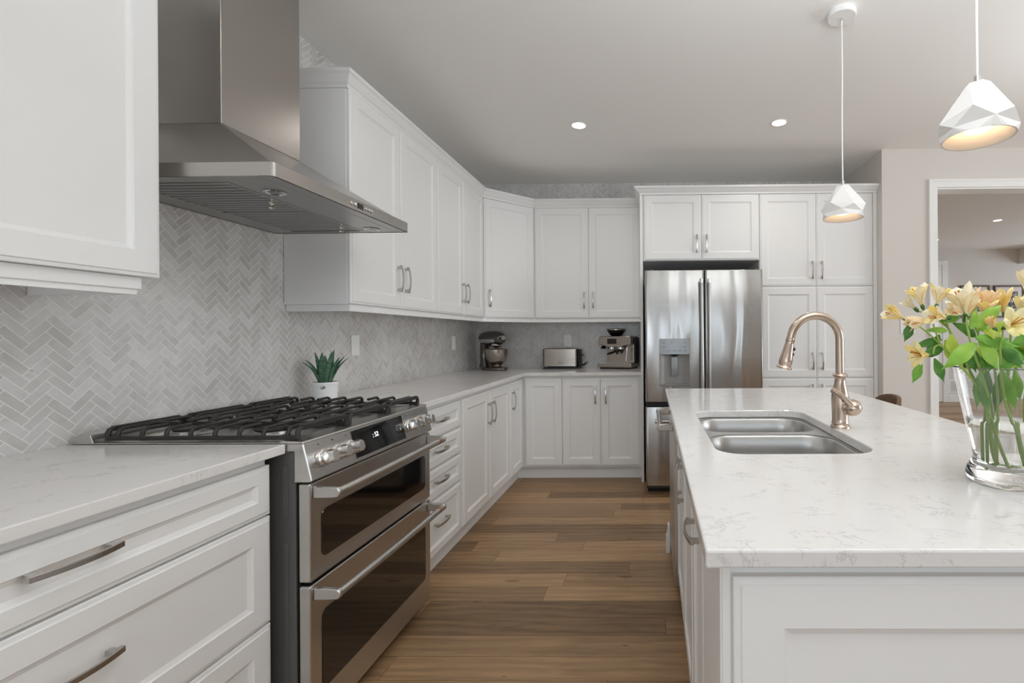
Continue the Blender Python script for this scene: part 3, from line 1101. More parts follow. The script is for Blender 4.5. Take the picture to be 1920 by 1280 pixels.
# cooktop deck with raised back trim
bm = B()
box(bm, (XW + 0.012, RY0 - 0.006, 0.889), (-1.075, RY1 + 0.006, 0.8905))
prism(bm, [(XW + 0.012, 0.9155), (-1.027, 0.9155), (-1.030, 0.921), (-1.09, 0.9235), (-1.10, 0.919), (-1.655, 0.919), (-1.665, 0.943), (-1.70, 0.945), (XW + 0.012, 0.925)],
      lambda a, b_, d: (a, d, b_), RY0 - 0.004, RY1 + 0.004)
obj('cooktop', bm, STEEL, t, bev=0.002)
# control panel
bm = B()
prism(bm, [(-1.10, 0.8905), (-1.10, 0.915), (-1.0305, 0.915), (-1.004, 0.803), (-1.012, 0.800), (-1.058, 0.800), (-1.058, 0.8905)],
      lambda a, b_, d: (a, d, b_), RY0 - 0.003, RY1 + 0.003)
cp = obj('control_panel', bm, STEEL, t, bev=0.003)
c_top, c_bot = V((-1.0305, 0, 0.915)), V((-1.004, 0, 0.803))
sl = (c_bot - c_top).normalized()
cn = V((-sl.z, 0, sl.x)).normalized()
mid = (c_top + c_bot) / 2
bm = B()
obox(bm, mid + V((0, 1.755, 0)) + cn * 0.0005 - sl * 0.002, UY, sl, cn, 0.160, 0.047, 0.0015)
ds = obj('display', bm, BGLASS, cp)
fc = bpy.data.curves.new('clock', 'FONT')
fc.body = ': 52'
fc.size = 0.024
fc.extrude = 0.0002
fo = bpy.data.objects.new('tmp_text', fc)
COL.objects.link(fo)
dg = bpy.context.evaluated_depsgraph_get()
me_ = bpy.data.meshes.new_from_object(fo.evaluated_get(dg))
bpy.data.objects.remove(fo)
bm = B()
bm.from_mesh(me_)
bpy.data.meshes.remove(me_)
M3 = Matrix((UY, -sl, cn)).transposed().to_4x4()
bm.transform(Matrix.Translation(mid + V((0, 1.705, 0)) + cn * 0.0023 - sl * 0.004) @ M3)
obj('clock_digits', bm, DIGIT, ds, label='glowing clock digits')
# knobs
for yy in (1.437, 1.502, 1.567, 1.950, 2.015, 2.080):
    kc = mid + V((0, yy, 0)) + sl * 0.002 + cn * 0.0005
    bm = B()
    lathe(bm, [(0.0255, 0), (0.0265, 0.003), (0.0262, 0.010), (0.0235, 0.012), (0.0205, 0.013), (0.0205, 0.019)], 28, kc, cn)
    kb = obj('knob', bm, KNOBM, t, smooth=True)
    bm = B()
    lathe(bm, [(0.0205, 0.0192), (0.0215, 0.0205), (0.0215, 0.030), (0.0195, 0.040), (0.018, 0.046), (0.0165, 0.0475), (0, 0.0475)], 28, kc, cn)
    for v_ in bm.verts:
        d_ = v_.co - kc
        lat, hgt = d_.dot(UY), d_.dot(cn)
        if hgt > 0.024 and abs(lat) > 0.0135:
            v_.co -= UY * (lat - math.copysign(0.0135, lat))
    obj('grip', bm, KNOBM, kb, smooth=True)
    bm = B()
    lathe(bm, [(0.0022, 0), (0.0022, 0.0006), (0, 0.0006)], 8, mid + V((0, yy, 0)) - sl * 0.042 + cn * 0.0004, cn)
    obj('position_dot', bm, BLACK, cp)


def oven_door(name, z0, z1, wz0, wz1, hz):
    bm = B()
    prof = rrect(RY0 + 0.001, z0, RY1 - 0.001, z1, 0.006, 3)
    prism(bm, prof, lambda a, b_, d: (d, a, b_), -1.048, RF)
    d = obj(name, bm, STEEL, t, bev=0.004, seg=3)
    bm = B()
    prism(bm, rrect(1.430, wz0, 2.086, wz1, 0.022, 6), lambda a, b_, d: (d, a, b_), RF + 0.0002, RF + 0.0022)
    obj('window', bm, BGLASS, d, bev=0.0012)
    bm = B()   # handle: bar between two end brackets
    bar = smooth_path([(-0.944, 1.408, hz), (-0.9415, 1.58, hz), (-0.9405, 1.758, hz), (-0.9415, 1.93, hz), (-0.944, 2.108, hz)], 4)
    tube(bm, bar, 0.0125, 16)
    h = obj('handle', bm, STEEL, d, smooth=True)
    for ya in (1.392, 2.104):
        bm = B()
        pl = [(RF + 0.0004, hz - 0.017), (RF + 0.0004, hz + 0.019), (-0.955, hz + 0.0165)] + \
             [(-0.946 + 0.0155 * math.sin(a), hz + 0.0155 * math.cos(a)) for a in (0.2, 0.7, 1.2, 1.7, 2.2, 2.7)] + [(-0.955, hz - 0.0155)]
        prism(bm, pl, lambda a, b_, e: (a, e, b_), ya, ya + 0.016)
        obj('bracket', bm, STEEL, h, bev=0.003, smooth=True)
    bm = B()
    lathe(bm, [(0.0128, 0), (0.0136, 0.002), (0.0136, 0.020), (0.0128, 0.022)], 18, (-0.9435, 2.058, hz), (0, 1, 0))
    obj('copper_band', bm, COPPER, h, smooth=True, label='copper coloured band near the bar end')
    return d


oven_door('upper_oven_door', 0.5015, 0.795, 0.556, 0.703, 0.765)
oven_door('lower_oven_door', 0.0485, 0.4915, 0.152, 0.394, 0.462)

# burners and grates
for x_, y_, rr in ((-1.22, 1.505, 0.052), (-1.50, 1.505, 0.040), (-1.36, 1.758, 0.058), (-1.22, 2.01, 0.046), (-1.50, 2.01, 0.040)):
    bm = B()
    lathe(bm, [(rr + 0.028, 0.9192), (rr + 0.022, 0.9225), (rr, 0.9235), (rr, 0.931), (rr - 0.004, 0.934), (0, 0.934)], 28, (x_, y_, 0), capa=False)
    b_ = obj('burner', bm, STEEL, t, smooth=True)
    bm = B()
    lathe(bm, [(rr - 0.006, 0.9342), (rr - 0.003, 0.9365), (rr - 0.004, 0.940), (rr - 0.012, 0.942), (0, 0.942)], 28, (x_, y_, 0))
    obj('burner_cap', bm, IRON, b_, smooth=True)


def grate(ya, yb, burners):
    bm = B()
    gx0, gx1 = -1.640, -1.055
    zt, zb = 0.957, 0.929

    def bar(p, q, w=0.0052, h=0.0065):
        p, q = V(p), V(q)
        d = (q - p)
        L_ = d.length
        obox(bm, (p + q) / 2, d, d.cross(V((0, 0, 1))), (0, 0, 1), L_ / 2, w, h)
    # low end rails along X with risers
    for yy in (ya + 0.006, yb - 0.006):
        bar((gx0, yy, zb), (gx1, yy, zb), 0.006, 0.006)
    for xx in (gx0 + 0.005, gx1 - 0.005):
        bar((xx, ya + 0.018, zt - 0.001), (xx, yb - 0.018, zt - 0.001), 0.0065, 0.0075)
        for yy, s_ in ((ya, 1), (yb, -1)):
            tube(bm, [(xx, yy + s_ * 0.006, 0.9235), (xx, yy + s_ * 0.006, 0.944), (xx, yy + s_ * 0.011, 0.953), (xx, yy + s_ * 0.022, zt - 0.001)], 0.0075, 8)
    n_b = 8
    for i in range(n_b):
        xx = gx0 + 0.035 + (gx1 - gx0 - 0.07) * i / (n_b - 1)
        segs = [(ya + 0.006, yb - 0.006)]
        for (bx, by) in burners:
            if abs(xx - bx) < 0.055:
                segs = [(ya + 0.006, by - 0.030), (by + 0.030, yb - 0.006)]
        for a, b2 in segs:
            pts = []
            if abs(a - (ya + 0.006)) < 1e-6:
                pts += [(xx, a, zb), (xx, a + 0.001, zb + 0.014), (xx, a + 0.006, zt - 0.004), (xx, a + 0.016, zt)]
            else:
                pts += [(xx, a, zt - 0.001)]
            if abs(b2 - (yb - 0.006)) < 1e-6:
                pts += [(xx, b2 - 0.016, zt), (xx, b2 - 0.006, zt - 0.004), (xx, b2 - 0.001, zb + 0.014), (xx, b2, zb)]
            else:
                pts += [(xx, b2, zt - 0.001)]
            tube(bm, pts, 0.0062, 8)
    ym = (ya + yb) / 2
    for (bx, by) in burners:
        for xa, xb in ((bx - 0.125, bx - 0.030), (bx + 0.030, bx + 0.125)):
            bar((max(xa, gx0), ym, zt - 0.004), (min(xb, gx1), ym, zt - 0.004), 0.0052, 0.006)
    return obj('grate', bm, IRON, t, smooth=True, bev=0.0015)


grate(1.392, 1.628, [(-1.22, 1.505), (-1.50, 1.505)])
grate(1.632, 1.880, [(-1.36, 1.758)])
grate(1.884, 2.124, [(-1.22, 2.01), (-1.50, 2.01)])

# ------------------------------------------------------------------ french door fridge
FY = 3.637
t = thing('fridge', 'stainless french-door fridge with water dispenser and bottom freezer', 'fridge', (0.40, 4.0, 0))
bm = B()
box(bm, (-0.048, 3.705, 0.03), (0.848, 4.45, 1.715))
obj('body', bm, DARKGREY, t)
bm = B()
box(bm, (-0.04, 3.72, 0.0), (0.84, 3.76, 0.03))
obj('base_grille', bm, BLACK, t)
for x_ in (0.0, 0.8):
    bm = B()
    box(bm, (x_ - 0.02, 4.3, 0), (x_ + 0.02, 4.36, 0.0305))
    obj('foot', bm, BLACK, t)
bm = B()
box(bm, (-0.045, 3.69, 0.676), (0.845, 3.706, 0.712))
obj('door_gap', bm, BLACK, t)
for x_ in (-0.02, 0.79):
    bm = B()
    box(bm, (x_, 3.68, 1.716), (x_ + 0.04, 3.80, 1.738))
    obj('hinge_cover', bm, DARKGREY, t, bev=0.004)


def fridge_front(name, x0, x1, z0, z1, hole=None):
    bm = B()
    prof = [(0, 0.058), (0, 0.014), (0.0015, 0.008), (0.005, 0.003), (0.011, 0.0006), (0.018, 0.0)]
    rings = []
    for ins, d in prof:
        a = min(ins, 0.018)
        rings.append([bm.verts.new((x, FY + d, z)) for x, z in ((x0 + a, z0 + a * 0.3), (x1 - a, z0 + a * 0.3), (x1 - a, z1 - a * 0.3), (x0 + a, z1 - a * 0.3))])
    for r0, r1 in zip(rings[:-1], rings[1:]):
        for i in range(4):
            j = (i + 1) % 4
            bm.faces.new((r0[i], r0[j], r1[j], r1[i]))
    bm.faces.new(rings[0])
    if hole is None:
        bm.faces.new(rings[-1])
    else:
        hx0, hz0, hx1, hz1 = hole
        hv = [bm.verts.new((x, FY, z)) for x, z in ((hx0, hz0), (hx1, hz0), (hx1, hz1), (hx0, hz1))]
        hb = [bm.verts.new((x, FY + 0.05, z)) for x, z in ((hx0, hz0), (hx1, hz0), (hx1, hz1), (hx0, hz1))]
        for i in range(4):
            j = (i + 1) % 4
            bm.faces.new((rings[-1][i], rings[-1][j], hv[j], hv[i]))
            bm.faces.new((hv[i], hv[j], hb[j], hb[i]))
        bm.faces.new(hb)
    return obj(name, bm, FRIDGE, t, smooth=True)


def bar_handle(par, p, q, off, r=0.0125):
    p, q, off = V(p), V(q), V(off)
    d = (q - p).normalized()
    bm = B()
    tube(bm, [p + off + d * 0.035, q + off - d * 0.035], r, 16)
    h = obj('handle', bm, FRIDGE, par, smooth=True)
    for e, s_ in ((p, 1), (q, -1)):
        bm = B()
        c = e + off
        tube(bm, [c, c + d * s_ * 0.004, c + d * s_ * 0.036], [r * 0.9, r * 1.18, r * 1.18], 16)
        obox(bm, e + d * s_ * 0.018 + off * 0.5, off, d, off.cross(d), off.length / 2 - 0.0005, 0.012, 0.008)
        obj('end_cap', bm, CHROME, h, smooth=True, bev=0.001)
    return h


ld = fridge_front('left_door', -0.053, 0.4035, 0.711, 1.7275, (0.055, 0.832, 0.288, 1.199))
rd = fridge_front('right_door', 0.4075, 0.853, 0.711, 1.7275)
fd = fridge_front('freezer_drawer', -0.053, 0.853, 0.065, 0.675)
bar_handle(ld, (0.377, FY + 0.0006, 0.76), (0.377, FY + 0.0006, 1.655), (0, -0.055, 0))
bar_handle(rd, (0.436, FY + 0.0006, 0.76), (0.436, FY + 0.0006, 1.655), (0, -0.055, 0))
bar_handle(fd, (0.016, FY + 0.0006, 0.573), (0.784, FY + 0.0006, 0.573), (0, -0.055, 0))
bm = B()
dp = thing  # dispenser pieces are parts of the left door
pts = rrect(0.056, 1.078, 0.287, 1.198, 0.012, 4)
prism(bm, pts, lambda a, b_, d: (a, d, b_), FY - 0.001, FY + 0.03)
dpn = obj('dispenser_panel', bm, DISPG, ld, bev=0.001)
bm = B()
pth_ = [(0.0575 + 0.229 * k / 12, FY + 0.006 + 0.042 * math.sin(PI * k / 12) ** 0.6) for k in range(13)]
for i in range(12):
    vs = [bm.verts.new(q) for q in ((pth_[i][0], pth_[i][1], 0.848), (pth_[i + 1][0], pth_[i + 1][1], 0.848), (pth_[i + 1][0], pth_[i + 1][1], 1.076), (pth_[i][0], pth_[i][1], 1.076))]
    bm.faces.new(vs)
bmesh.ops.remove_doubles(bm, verts=bm.verts[:], dist=1e-5)
obj('dispenser_cavity', bm, DISPC, ld, smooth='all')
bm = B()
box(bm, (0.0575, FY - 0.002, 0.833), (0.2865, FY + 0.046, 0.847))
obj('drip_tray', bm, DISPG, ld, bev=0.002)
bm = B()
prism(bm, rrect(0.147, 0.912, 0.198, 1.056, 0.004, 3), lambda a, b_, d: (a, d, b_), FY + 0.022, FY + 0.028)
obj('paddle', bm, DISPG, ld, bev=0.002)
bm = B()
lathe(bm, [(0.034, 1.076), (0.028, 1.068), (0.016, 1.064), (0, 1.064)], 18, (0.172, FY + 0.022, 0))
obj('spout', bm, BLACK, ld, smooth=True)
for x_, z_ in ((0.252, 1.168), (0.252, 1.134), (0.252, 1.106), (0.214, 1.106), (0.172, 1.107), (0.09, 1.168), (0.09, 1.135), (0.125, 1.106), (0.15, 1.170)):
    bm = B()
    box(bm, (x_ - 0.009, FY - 0.0016, z_ - 0.0018), (x_ + 0.009, FY - 0.001, z_ + 0.0018))
    obj('touch_mark', bm, DARKGREY, dpn)

# ------------------------------------------------------------------ island
IX0, IX1, IY0, IY1 = 0.0757, 1.0747, 0.688, 2.764
IF = 0.112           # face of the island doors (aisle side)
LI = V((-1, 0, 0))
hole = rrect(0.172, 1.243, 0.600, 1.950, 0.075, 7)
bm = B()
plate_hole(bm, [(IX0, IY0), (IX1, IY0), (IX1, IY1), (IX0, IY1)], hole, lambda a, b_, d: (a, b_, d), CB, CT)
tag(obj('island_worktop', bm, QUARTZ, bev=0.004), 'large pale veined quartz worktop on the kitchen island', 'worktop')

t = thing('island_cabinet', 'white kitchen island cabinet with framed end panel facing the camera', 'cabinet', (0.45, 1.1, 0))
IB = 0.80            # back face of the island body (seating side)
bm = B()
box(bm, (IF + 0.0205, 0.742, 0.105), (IB, 1.212, CB - 0.001))
box(bm, (IF + 0.0205, 1.212, 0.105), (IB, 1.380, 0.60))
obj('carcass', bm, PAINT, t)
bm = B()
box(bm, (IF + 0.07, 0.745, 0), (IB - 0.05, 1.380, 0.105))
obj('toe_kick', bm, PAINT, t)
bm = B()             # end panel with stepped edge profile
box(bm, (0.1005, 0.7205, 0.0), (IB + 0.01, 0.7415, CB - 0.001))
box(bm, (0.1035, 0.7175, 0.0), (0.1165, 0.7205, CB - 0.001))
obj('end_panel', bm, PAINT, t, bev=0.0015)
d_ = obj('end_frame', panel_bm((0.119, 0.7025, 0.11), UX, LB, IB - 0.119, 0.756, t=0.0177, stile=0.074), PAINT, t)
bm = B()
box(bm, (0.119, 0.7045, 0.0), (IB, 0.7200, 0.108))
obj('end_plinth', bm, PAINT, t, bev=0.002)
bm = B()
box(bm, (IF, 0.742, 0.105), (IF + 0.0200, 1.072, CB - 0.001))
obj('filler_panel', bm, PAINT, t, bev=0.001)
front(t, 'door', (IF, 1.378, ZD0), (0, -1, 0), LI, 0.304, ZD1 - ZD0, (0.152, 0.60), (0, 1, 0))

t = thing('sink_cabinet', 'white two-door sink cabinet in the island facing the aisle', 'cabinet', (0.45, 1.78, 0))
bm = B()             # open-topped box so that the sink bowls hang inside
box(bm, (IF + 0.0205, 1.3805, 0.105), (IB, 2.188, 0.125))
box(bm, (IF + 0.0205, 1.3805, 0.125), (IF + 0.0365, 2.188, CB - 0.001))
box(bm, (IB - 0.016, 1.3805, 0.125), (IB, 2.188, CB - 0.001))
box(bm, (IF + 0.0365, 2.172, 0.125), (IB - 0.016, 2.188, CB - 0.001))
obj('carcass', bm, PAINT, t)
bm = B()
box(bm, (IF + 0.07, 1.3805, 0), (IB - 0.05, 2.188, 0.105))
obj('toe_kick', bm, PAINT, t)
front(t, 'door', (IF, 2.188, ZD0), (0, -1, 0), LI, 0.403, ZD1 - ZD0, (0.36, 0.56), up())
front(t, 'door', (IF, 1.784, ZD0), (0, -1, 0), LI, 0.403, ZD1 - ZD0, (0.043, 0.56), up())
bm = B()
box(bm, (IF, 2.790 - 0.0455, 0), (IB, IY1 - 0.003, CB - 0.001))
tag(obj('island_end_panel', bm, PAINT), 'white end panel of the island on the side towards the fridge', 'panel')

t = thing('dishwasher', 'stainless dishwasher in the island with a thick steel bar handle', 'dishwasher', (0.45, 2.46, 0))
bm = B()
box(bm, (0.135, 2.191, 0.10), (IB, 2.741, 0.872))
obj('tub', bm, DARKGREY, t)
bm = B()
box(bm, (0.17, 2.191, 0.0), (0.6, 2.741, 0.10))
obj('base', bm, BLACK, t)
bm = B()
box(bm, (0.0965, 2.1915, 0.06), (0.1345, 2.7405, 0.874))
dd = obj('door', bm, STEEL, t, bev=0.003)
bm = B()
tube(bm, [(0.034, 2.235, 0.792), (0.034, 2.697, 0.792)], 0.0125, 16)
h = obj('handle', bm, STEEL, dd, smooth=True)
for y_ in (2.222, 2.694):
    bm = B()
    pl = [(0.0963, 0.775), (0.0963, 0.811)] + [(0.034 - 0.0155 * math.sin(a), 0.792 + 0.0155 * math.cos(a)) for a in (0, 0.5, 1.0, 1.57, 2.1, 2.6, 3.14)]
    prism(bm, pl, lambda a, b_, e: (a, e, b_), y_, y_ + 0.016)
    obj('bracket', bm, STEEL, h, bev=0.003, smooth=True)

t = thing('floor_bracket', 'small white plastic bracket on the floor beside the dishwasher', 'bracket', (0.085, 2.69, 0))
bm = B()
prism(bm, [(0.072, 0), (0.072, 0.085), (0.078, 0.098), (0.083, 0.15), (0.089, 0.155), (0.095, 0.15), (0.095, 0.0)], lambda a, b_, d: (a, d, b_), 2.66, 2.72)
obj('body', bm, PLAST, t, bev=0.002)

# sink
t = thing('sink', 'undermount double-bowl stainless sink set in the island', 'sink', (0.386, 1.596, 0.68))


def bowl(name, x0, y0, x1, y1, zt, depth, r):
    bm = B()
    loops = []
    prof = [(0, 0), (0.004, -0.006), (0.008, -0.05), (0.014, -depth + 0.03), (0.024, -depth + 0.010), (0.045, -depth)]
    for ins, dz in prof:
        q = rrect(x0 + ins, y0 + ins, x1 - ins, y1 - ins, max(0.03, r - ins * 0.4), 7)
        loops.append([bm.verts.new((a, b_, zt + dz)) for a, b_ in q])
    for r0, r1 in zip(loops[:-1], loops[1:]):
        m = len(r0)
        for i in range(m):
            j = (i + 1) % m
            bm.faces.new((r0[i], r0[j], r1[j], r1[i]))
    cdr = ((x0 + x1) / 2, (y0 + y1) / 2)
    bm.faces.new(loops[-1])
    o = obj(name, bm, SINKM, t, smooth=True)
    md = o.modifiers.new('wall', 'SOLIDIFY')
    md.thickness = 0.0015
    md.offset = 1
    bm = B()
    lathe(bm, [(0.045, 0.002), (0.043, 0.004), (0.036, 0.003), (0.03, -0.001), (0, -0.001)], 24, (cdr[0], cdr[1], zt - depth))
    obj('drain', bm, CHROME, o, smooth=True)


bowl('near_bowl', 0.180, 1.250, 0.592, 1.620, 0.884, 0.20, 0.085)
bowl('far_bowl', 0.180, 1.655, 0.592, 1.943, 0.884, 0.18, 0.085)
bm = B()             # flange between and around the bowls, tucked under the stone
tmp = B()
out_l = [(0.150, 1.220), (0.625, 1.220), (0.625, 1.972), (0.150, 1.972)]
for inner, oo in ((rrect(0.180, 1.250, 0.592, 1.620, 0.085, 7), [(0.150, 1.220), (0.625, 1.220), (0.625, 1.6375), (0.150, 1.6375)]),
                  (rrect(0.180, 1.655, 0.592, 1.943, 0.085, 7), [(0.150, 1.6375), (0.625, 1.6375), (0.625, 1.972), (0.150, 1.972)])):
    plate_hole(bm, oo, inner, lambda a, b_, d: (a, b_, d), 0.8825, 0.8862)
obj('rim', bm, SINKM, t)

# faucet
t = thing('faucet', 'brushed nickel gooseneck pull-down faucet behind the island sink', 'faucet', (0.628, 1.59, CT))
FXc, FYc = 0.628, 1.59
bm = B()
lathe(bm, [(0.0315, 0.0), (0.0315, 0.004), (0.029, 0.007), (0.0265, 0.012), (0.0285, 0.015), (0.0270, 0.018), (0.0262, 0.03), (0.0272, 0.060), (0.0282, 0.085), (0.0272, 0.105), (0.0235, 0.125), (0.0185, 0.145),
           (0.0165, 0.160), (0.0180, 0.168), (0.0235, 0.171), (0.0245, 0.174), (0.0225, 0.178), (0.0190, 0.180), (0.0150, 0.182)], 32, (FXc, FYc, CT))
obj('body', bm, NICKEL, t, smooth=True)
bm = B()
ax, az, R_ = 0.5465, 1.2075, 0.0815
path = [(FXc, FYc, CT + 0.178), (FXc, FYc, 1.13), (FXc, FYc, 1.17)]
for k in range(0, 19):
    a = math.radians(k * 168 / 18)
    path.append((ax + R_ * math.cos(a), FYc, az + R_ * math.sin(a)))
e_ = V(path[-1])
dirn = V((-math.sin(math.radians(168)), 0, math.cos(math.radians(168)))).normalized()
dirn = V((-0.22, 0, -0.976)).normalized()
path.append(tuple(e_ + dirn * 0.012))
tube(bm, path, 0.0136, 20)
obj('spout', bm, NICKEL, t, smooth=True)
bm = B()
hs = e_ + dirn * 0.010
lathe(bm, [(0.0145, 0.0), (0.0150, 0.004), (0.0150, 0.010), (0.0142, 0.012), (0.0150, 0.020), (0.0182, 0.045), (0.0222, 0.072), (0.0222, 0.082), (0.0208, 0.088), (0.0205, 0.094), (0.0250, 0.099), (0.0260, 0.102), (0.0235, 0.105), (0.019, 0.105), (0.018, 0.102), (0, 0.102)],
      28, hs, dirn)
hd = obj('spray_head', bm, NICKEL, t, smooth=True)
sx = V((0.976, 0, -0.22))
for k in (0.034, 0.052):
    bm = B()
    lathe(bm, [(0.006, 0), (0.006, 0.006), (0.004, 0.008), (0, 0.008)], 12, hs + dirn * k + sx * 0.0145, sx)
    obj('spray_button', bm, BLACK, hd, smooth=True)
bm = B()
hx = V((0.72, -0.69, 0)).normalized()
hc = V((FXc, FYc, CT + 0.070))
lathe(bm, [(0.023, 0.010), (0.0265, 0.022), (0.0245, 0.028), (0.0270, 0.033), (0.0275, 0.042), (0.0245, 0.054), (0.0170, 0.064), (0.008, 0.069), (0, 0.070)], 28, hc, hx)
hb = obj('handle_hub', bm, NICKEL, t, smooth=True)
bm = B()
l0 = hc + hx * 0.046
tube(bm, smooth_path([l0 + V((0.004, -0.002, -0.004)), l0 + V((-0.018, -0.010, 0.016)), l0 + V((-0.046, -0.014, 0.040)), l0 + V((-0.070, -0.012, 0.057))], 5), [0.0125 - 0.0035 * min(1, k / 12) for k in range(16)], 14)
lathe(bm, [(0.0085, 0), (0.0105, 0.002), (0.0100, 0.007), (0.006, 0.010), (0, 0.0105)], 14, l0 + V((-0.069, -0.012, 0.056)), (-0.78, 0, 0.62))
obj('lever', bm, NICKEL, t, smooth=True)

# ------------------------------------------------------------------ pendant lamps and downlights


def pendant(label, x, y, twist):
    t = thing('pendant_lamp', label, 'lamp', (x, y, ZC), twist, 'faceted pendant lamps over the island')
    bm = B()
    lathe(bm, [(0.062, 0.0), (0.064, -0.004), (0.064, -0.024), (0.060, -0.028), (0, -0.028)], 36, (0, 0, -0.0005))
    obj('canopy', bm, PLASTER, t, local=True, smooth=True)
    bm = B()
    lathe(bm, [(0.0055, -0.0285), (0.0055, -0.045), (0.0042, -0.047)], 14)
    obj('cord_grip', bm, CHROME, t, local=True, smooth=True)
    zt = 1.912 - ZC
    bm = B()
    tube(bm, smooth_path([(0, 0, -0.046), (0.0012, 0, -0.28), (-0.0012, 0, -0.52), (0, 0, zt + 0.02)], 6), 0.0030, 10)
    obj('cord', bm, PLAST, t, local=True, smooth=True)
    bm = B()
    lathe(bm, [(0.0045, zt + 0.026), (0.0075, zt + 0.024), (0.0075, zt + 0.0005), (0, zt + 0.0005)], 16)
    obj('socket_collar', bm, CHROME, t, local=True, smooth=True)
    # faceted shade: hexagon top, staggered girdle, twelve-sided rim, smooth inside
    bm = B()
    zb = 1.763 - ZC
    rr = random.Random(3)
    top = [bm.verts.new((0.030 * math.cos(k * PI / 3), 0.030 * math.sin(k * PI / 3), zt)) for k in range(6)]
    gird = [bm.verts.new((0.097 * math.cos((k + 0.5) * PI / 3), 0.097 * math.sin((k + 0.5) * PI / 3), zb + 0.046 + 0.014 * (k % 2))) for k in range(6)]
    low = [bm.verts.new((0.094 * math.cos(k * PI / 3), 0.094 * math.sin(k * PI / 3), zb + 0.018 + 0.008 * ((k + 1) % 2))) for k in range(6)]
    n = 30
    rim = [bm.verts.new((0.0885 * math.cos(k * 2 * PI / n), 0.0885 * math.sin(k * 2 * PI / n), zb)) for k in range(n)]
    rin = [bm.verts.new((0.083 * math.cos(k * 2 * PI / n), 0.083 * math.sin(k * 2 * PI / n), zb + 0.001)) for k in range(n)]
    bm.faces.new(top)
    for k in range(6):
        j = (k + 1) % 6
        bm.faces.new((top[k], top[j], gird[k]))
        bm.faces.new((top[j], gird[j], gird[k]))
        bm.faces.new((gird[k], low[j], gird[j])) if False else None
        # lower band: gird[k] sits between low[k] and low[k+1]
        bm.faces.new((gird[k], low[k], low[j]))
        bm.faces.new((gird[k], low[j], gird[j]))
        a = [rim[(k * 5 + q) % n] for q in range(6)]
        bm.faces.new((low[k], a[0], a[1], a[2]))
        bm.faces.new((low[k], a[2], a[3], low[j]))
        bm.faces.new((low[j], a[3], a[4], a[5]))
    for k in range(n):
        j = (k + 1) % n
        bm.faces.new((rim[k], rim[j], rin[j], rin[k]))
    prev = rin
    for r, z in ((0.070, zb + 0.045), (0.045, zb + 0.095), (0.026, zb + 0.125)):
        ring = [bm.verts.new((r * math.cos(k * 2 * PI / n), r * math.sin(k * 2 * PI / n), z)) for k in range(n)]
        for k in range(n):
            j = (k + 1) % n
            f = bm.faces.new((prev[k], prev[j], ring[j], ring[k]))
            f.material_index = 1
            f.smooth = True
        prev = ring
    bm.faces.new(prev).material_index = 1
    obj('shade', bm, [PLASTER, SHADEIN], t, local=True)
    bm = B()
    lathe(bm, [(0.020, zb + 0.120), (0.020, zb + 0.085), (0.030, zb + 0.058), (0.031, zb + 0.030), (0.027, zb + 0.022), (0.0, zb + 0.018)], 28)
    obj('bulb', bm, BULB, t, local=True, smooth=True)
    return t


pendant('white faceted pendant lamp nearer the camera, hanging over the flower vase', 0.902, 1.315, 0.35)
pendant('white faceted pendant lamp hanging in front of the pantry doors', 0.890, 2.205, 0.1)


def ceiling_disk_lamp(x, y, power):
    ld = bpy.data.lights.new('downlight_or_fill', 'AREA')
    ld.shape = 'DISK'
    ld.size = 0.09
    ld.energy = power
    ld.spread = math.radians(150)
    ld.color = (1.0, 0.95, 0.89)
    lo = bpy.data.objects.new('downlight_or_fill', ld)
    COL.objects.link(lo)
    lo.location = (x, y, ZC - 0.008)


for x_, y_ in ((-0.511, 1.60), (0.906, 1.60), (-0.511, -0.15), (0.906, -0.15)):
    ceiling_disk_lamp(x_, y_, 1.0 if x_ < 0 else 0.5)      # added unseen lamps without fixtures, to brighten drawers, counters and floor


def downlight(label, x, y, power=2.6):
    t = thing('downlight', label, 'light', (x, y, ZC), 0, 'recessed ceiling lights')
    bm = B()
    lathe(bm, [(0.058, -0.0005), (0.058, -0.004), (0.050, -0.005), (0.047, -0.003)], 32, capb=False)
    obj('trim_ring', bm, PLAST, t, local=True, smooth=True)
    bm = B()
    lathe(bm, [(0.0468, -0.0006), (0.0468, -0.0032), (0, -0.0032)], 32)
    obj('lens', bm, LEDW, t, local=True)
    ceiling_disk_lamp(x, y, power)


downlight('round recessed ceiling light above the back worktop, left of the pair', -0.511, 3.35)
downlight('round recessed ceiling light above the pantry, right of the pair', 0.906, 3.345)
downlight('recessed ceiling light in the room beyond the doorway, nearer one', 4.595, 6.33, 4)
downlight('recessed ceiling light in the room beyond, half behind the door casing', 4.54, 7.62, 4)

# ------------------------------------------------------------------ switches, outlets, vent


